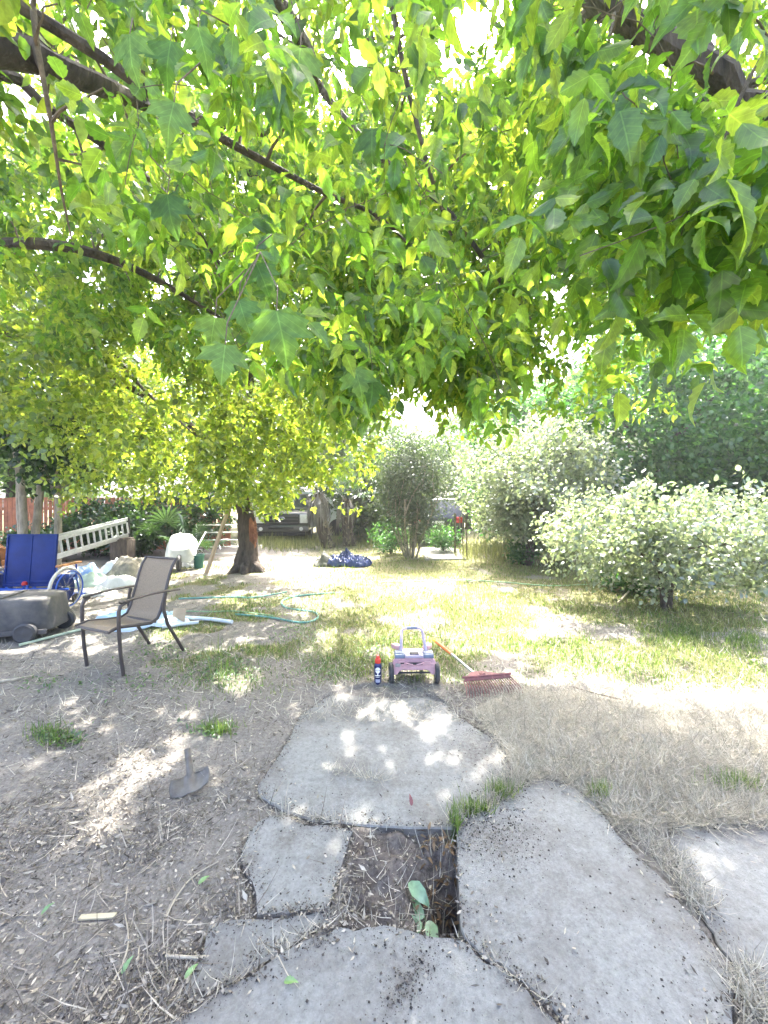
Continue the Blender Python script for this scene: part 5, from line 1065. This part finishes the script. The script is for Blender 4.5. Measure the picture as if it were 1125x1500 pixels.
# tipped wheelbarrow with its white tub
o = thing("wheelbarrow", "pale wheelbarrow tipped on its nose behind the patio chair", "wheelbarrow", GG(266, 832), R(20)); Mt = Matrix.Translation((0, 0, .42)) @ Matrix.Rotation(R(38), 4, 'X') @ Matrix.Rotation(R(180), 4, 'Y')
tub = MB(); n = 32; vs = []
for k, (f, z) in enumerate(((1.0, 0), (1.04, 0), (.98, -.03), (.8, -.2), (.7, -.24), (.3, -.245))):
    for i in range(n):
        a = 2 * math.pi * i / n; rr = (abs(math.cos(a)) ** 4 + abs(math.sin(a)) ** 4) ** -.25; vs.append(Mt @ Vector((rr * math.cos(a) * .30 * f, rr * math.sin(a) * .38 * f, z)))
tub.add(vs, [[k * n + i, k * n + (i + 1) % n, (k + 1) * n + (i + 1) % n, (k + 1) * n + i] for k in range(5) for i in range(n)] + [[5 * n + i for i in range(n)]]); tub.build("tub", M("pale_tub", (.58, .60, .57), .45, .15, 5, .1), o, solid=.006)
for s in (-1, 1): mb = MB(); mb.tube([(s * .2 + .05, -.25, .12), (s * .24 + .06, .05, .42), (s * .27 + .2, .35, .78)], .018, 8); mb.build("handle", WH, o)
mb = MB(); mb.lathe([(.06, -.04), (.16, -.035), (.18, 0), (.16, .035), (.06, .04)], 20, Matrix.Translation((0, -.38, .17)) @ Matrix.Rotation(R(90), 4, 'Y')); mb.build("wheel", TY, o)
for s in (-1, 1): mb = MB(); mb.tube([(s * .18, .22, .45), (s * .18, .28, .0)], .014, 8); mb.build("leg", STE, o)
lump("white_cloth", "crumpled white cloth at the foot of the wheelbarrow", "cloth", GG(276, 830), (.24, .18, .2), 0, SACKW, 61, amp=.5, wr=.08)
gb = thing("bucket", "dark green bucket between wheelbarrow and leaning plank", "bucket", GG(291, 832)); mb = MB(); mb.lathe([(.09, 0), (.12, .28), (.128, .285), (.128, .3), (.116, .3), (.088, .02)], 22); mb.build("pail", M("green_plastic", (.03, .12, .09), .5), gb)
mb = MB(); mb.tube([(.125 * math.cos(a), 0, .29 + .13 * math.sin(a)) for a in np.linspace(0, math.pi, 12)], .004, 6); mb.build("handle", STE, gb)

# ------------------------------------------------------------------ vehicles at the back of the yard
GLASS = M("tinted_glass", (.03, .035, .04), .08, .1, 3, 0, spec=.8); TIRE = M("car_tyre", (.03, .03, .03), .8, .2, 20, .2); LENS = M("lamp_lens", (.7, .7, .7), .15, .1, 8, 0, coat=.5); REDL = M("tail_lens", (.55, .03, .025), .2, .1, 8, 0, coat=.5); CHB = M("bumper_chrome", (.12, .125, .13), .3, .1, 8, 0, metal=.8)
def paint(nm, c): return M(nm, c, .35, .06, 3, 0, coat=.8, spec=.5)
def hull(o, name, prof, w, mat, tuck=.12, top=.0, zt=1.0, bev=.05):  # side outline (y,z) across the width, drawn in above the belt line
    mb = MB(); n = len(prof); vs = []
    for x in (-1, -.93, .93, 1):
        for y, z in prof:
            t_ = max(0, z - zt) * tuck; e = abs(x) > .95; vs.append((x * w / 2 - math.copysign(t_, x), y * (1 if not e else .985), z - (.02 if e and z > zt else 0)))
    fs = [[k * n + i, k * n + (i + 1) % n, (k + 1) * n + (i + 1) % n, (k + 1) * n + i] for k in range(3) for i in range(n)] + [list(range(n))[::-1], [3 * n + i for i in range(n)]]
    mb.add(vs, fs); return mb.build(name, mat, o, True, bevel=bev, angle=30)
def wheel(o, x, y, r=.38, w=.24):
    e = bpy.data.objects.new("wheel", None); COL.objects.link(e); e.parent = o; Mw = Matrix.Translation((x, y, r)) @ Matrix.Rotation(R(90), 4, 'Y')
    mb = MB(); mb.lathe([(r * .6, -w / 2), (r * .92, -w / 2), (r, -w * .35), (r, w * .35), (r * .92, w / 2), (r * .6, w / 2)], 28, Mw, caps=False); mb.build("tyre", TIRE, e)
    mb = MB(); mb.lathe([(0, -w * .42), (r * .25, -w * .45), (r * .62, -w * .3), (r * .62, w * .3), (r * .25, w * .45), (0, w * .42)], 20, Mw, caps=False); mb.build("rim", STE, e)
def pane(o, quad, name="window", mat=None): mb = MB(); mb.add(quad, [(0, 1, 2, 3)]); return mb.build(name, mat or GLASS, o, False, solid=.012)
TRK = paint("truck_paint", (.035, .036, .04))
o = thing("pickup_truck", "dark grilled pickup truck parked facing the yard behind the box elder", "truck", (-3.72, 14.0, 0), R(3)); w = 1.95
hull(o, "body", [(.0, .42), (-.02, 1.0), (.10, 1.13), (1.25, 1.20), (5.6, 1.25), (5.65, .5)], w, TRK, zt=1.3)
hull(o, "cab", [(1.1, 1.185), (1.85, 1.82), (3.35, 1.88), (3.65, 1.22)], w - .08, TRK, tuck=.3, zt=1.2)
pane(o, [(-.78, 1.21, 1.27), (.78, 1.21, 1.27), (.62, 1.79, 1.77), (-.62, 1.79, 1.77)], "windscreen")
for s in (-1, 1): pane(o, [(s * .925, 1.6, 1.27), (s * .925, 2.9, 1.27), (s * .80, 2.8, 1.75), (s * .80, 2.0, 1.75)], "side_window")
mb = MB(); mb.box((0, -.035, .86), (1.25, .06, .40), bev=.02); gr_ = mb.build("grille", BLK, o)
for z in (.74, .86, .98): m2 = MB(); m2.box((0, -.075, z), (1.18, .03, .05), bev=.008); m2.build("grille_bar", M("dark_bar", (.09, .09, .095), .35, .1, 8, 0, metal=.5), o)
mb = MB(); mb.lathe([(0, 0), (.115, 0), (.125, .012), (.11, .022), (0, .022)], 28, Matrix.Translation((0, -.095, .90)) @ Matrix.Diagonal((1, 1, .42, 1)) @ Matrix.Rotation(R(90), 4, 'X')); eb = mb.build("oval_badge", M("badge", (.45, .46, .5), .3, .05, 8, 0, metal=.6), o)
mb = MB(); mb.lathe([(0, 0), (.098, 0), (.098, .006), (0, .006)], 28, Matrix.Translation((0, -.1165, .90)) @ Matrix.Diagonal((1, 1, .40, 1)) @ Matrix.Rotation(R(90), 4, 'X')); mb.build("badge_field", M("badge_blue", (.03, .05, .2), .3), o)
for s in (-1, 1):
    mb = MB(); mb.box((s * .79, -.025, .88), (.28, .06, .32), bev=.02); mb.build("headlight", LENS, o)
    mb = MB(); mb.lathe([(0, 0), (.07, 0), (.07, .02), (0, .02)], 16, Matrix.Translation((s * .72, -.145, .52)) @ Matrix.Rotation(R(90), 4, 'X')); mb.build("fog_lamp", LENS, o)
    mb = MB(); mb.box((s * 1.1, 1.5, 1.35), (.2, .1, .28), bev=.03); mb.build("mirror", BLK, o)
mb = MB(); mb.box((0, -.06, .54), (1.95, .16, .24), bev=.035); mb.build("bumper", CHB, o)
mb = MB(); mb.box((0, -.146, .55), (.9, .02, .09), bev=.008); mb.build("bumper_intake", BLK, o)
mb = MB(); mb.box((0, -.02, .34), (1.7, .1, .16), bev=.03); mb.build("air_dam", BLK, o)
for y in (.95, 4.5):
    for s in (-1, 1): wheel(o, s * .84, y)
VAN = paint("van_white", (.78, .79, .8))
o = thing("van", "white van seen side on behind the shaggy palms", "van", (-1.2, 17.6, 0), R(90)); w = 1.9
hull(o, "body", [(.0, .38), (-.03, .85), (.12, 1.08), (.75, 1.22), (1.45, 1.92), (4.6, 1.96), (4.72, 1.7), (4.75, .4)], w, VAN, tuck=.12, zt=1.1)
for s in (-1, 1):
    pane(o, [(s * .952, .95, 1.22), (s * .952, 2.0, 1.22), (s * .885, 1.95, 1.75), (s * .885, 1.45, 1.75)], "side_window"); mb = MB(); mb.box((s * .96, 2.7, .95), (.02, 1.0, .04)); mb.build("side_trim", BLK, o)
    mb = MB(); mb.box((s * .72, -.02, .8), (.3, .08, .18), bev=.02); mb.build("headlight", LENS, o)
pane(o, [(-.7, .80, 1.28), (.7, .80, 1.28), (.62, 1.4, 1.86), (-.62, 1.4, 1.86)], "windscreen")
mb = MB(); mb.box((0, -.04, .5), (1.85, .14, .2), bev=.03); mb.build("bumper", BLK, o)
for y in (.8, 3.9):
    for s in (-1, 1):
        wheel(o, s * .84, y, .34, .24); mb = MB(); mb.lathe([(.30, 0), (.40, 0), (.40, .03), (.30, .03)], 24, Matrix.Translation((s * .945 - .015, y, .36)) @ Matrix.Rotation(R(90), 4, 'Y')); mb.build("wheel_arch", BLK, o)
DARK = paint("dark_car_paint", (.03, .033, .04))
o = thing("parked_car", "dark car with red tail lights parked behind the many stemmed tree", "car", (1.85, 13.2, 0), R(-4)); w = 1.8
hull(o, "body", [(.0, .35), (-.05, .9), (.02, 1.05), (.45, 1.62), (2.2, 1.66), (3.0, 1.1), (4.1, .95), (4.2, .4)], w, DARK, tuck=.35, zt=1.05)
pane(o, [(-.72, .07, 1.1), (.72, .07, 1.1), (.58, .41, 1.53), (-.58, .41, 1.53)], "rear_window")
for s in (-1, 1):
    pane(o, [(s * .885, .5, 1.1), (s * .885, 2.5, 1.1), (s * .73, 2.1, 1.55), (s * .73, .65, 1.55)], "side_window"); mb = MB(); mb.box((s * .72, -.05, .88), (.24, .07, .2), bev=.02); mb.build("tail_light", REDL, o)
mb = MB(); mb.box((0, -.06, .5), (1.75, .14, .2), bev=.03); mb.build("bumper", DARK, o)
mb = MB(); mb.box((0, -.075, .78), (.42, .02, .13)); mb.build("number_plate", WH, o, False)
for y in (.8, 3.3):
    for s in (-1, 1): wheel(o, s * .78, y, .32, .2)

# ------------------------------------------------------------------ thin haze volume added to stand in for veiling lens glare
hz = MB(); hz.box((0, 60, 6.5), (150, 150, 18))
hm = bpy.data.materials.new("glare_haze_air"); hm.use_nodes = True; t = hm.node_tree
for n in list(t.nodes): t.nodes.remove(n)
out = t.nodes.new("ShaderNodeOutputMaterial"); pv = t.nodes.new("ShaderNodeVolumePrincipled")
pv.inputs['Color'].default_value = (.95, .97, 1, 1); pv.inputs['Density'].default_value = .0025; pv.inputs['Anisotropy'].default_value = .55
t.links.new(pv.outputs[0], out.inputs['Volume'])
tag(hz.build("glare_haze", hm, None, False), kind="stuff")
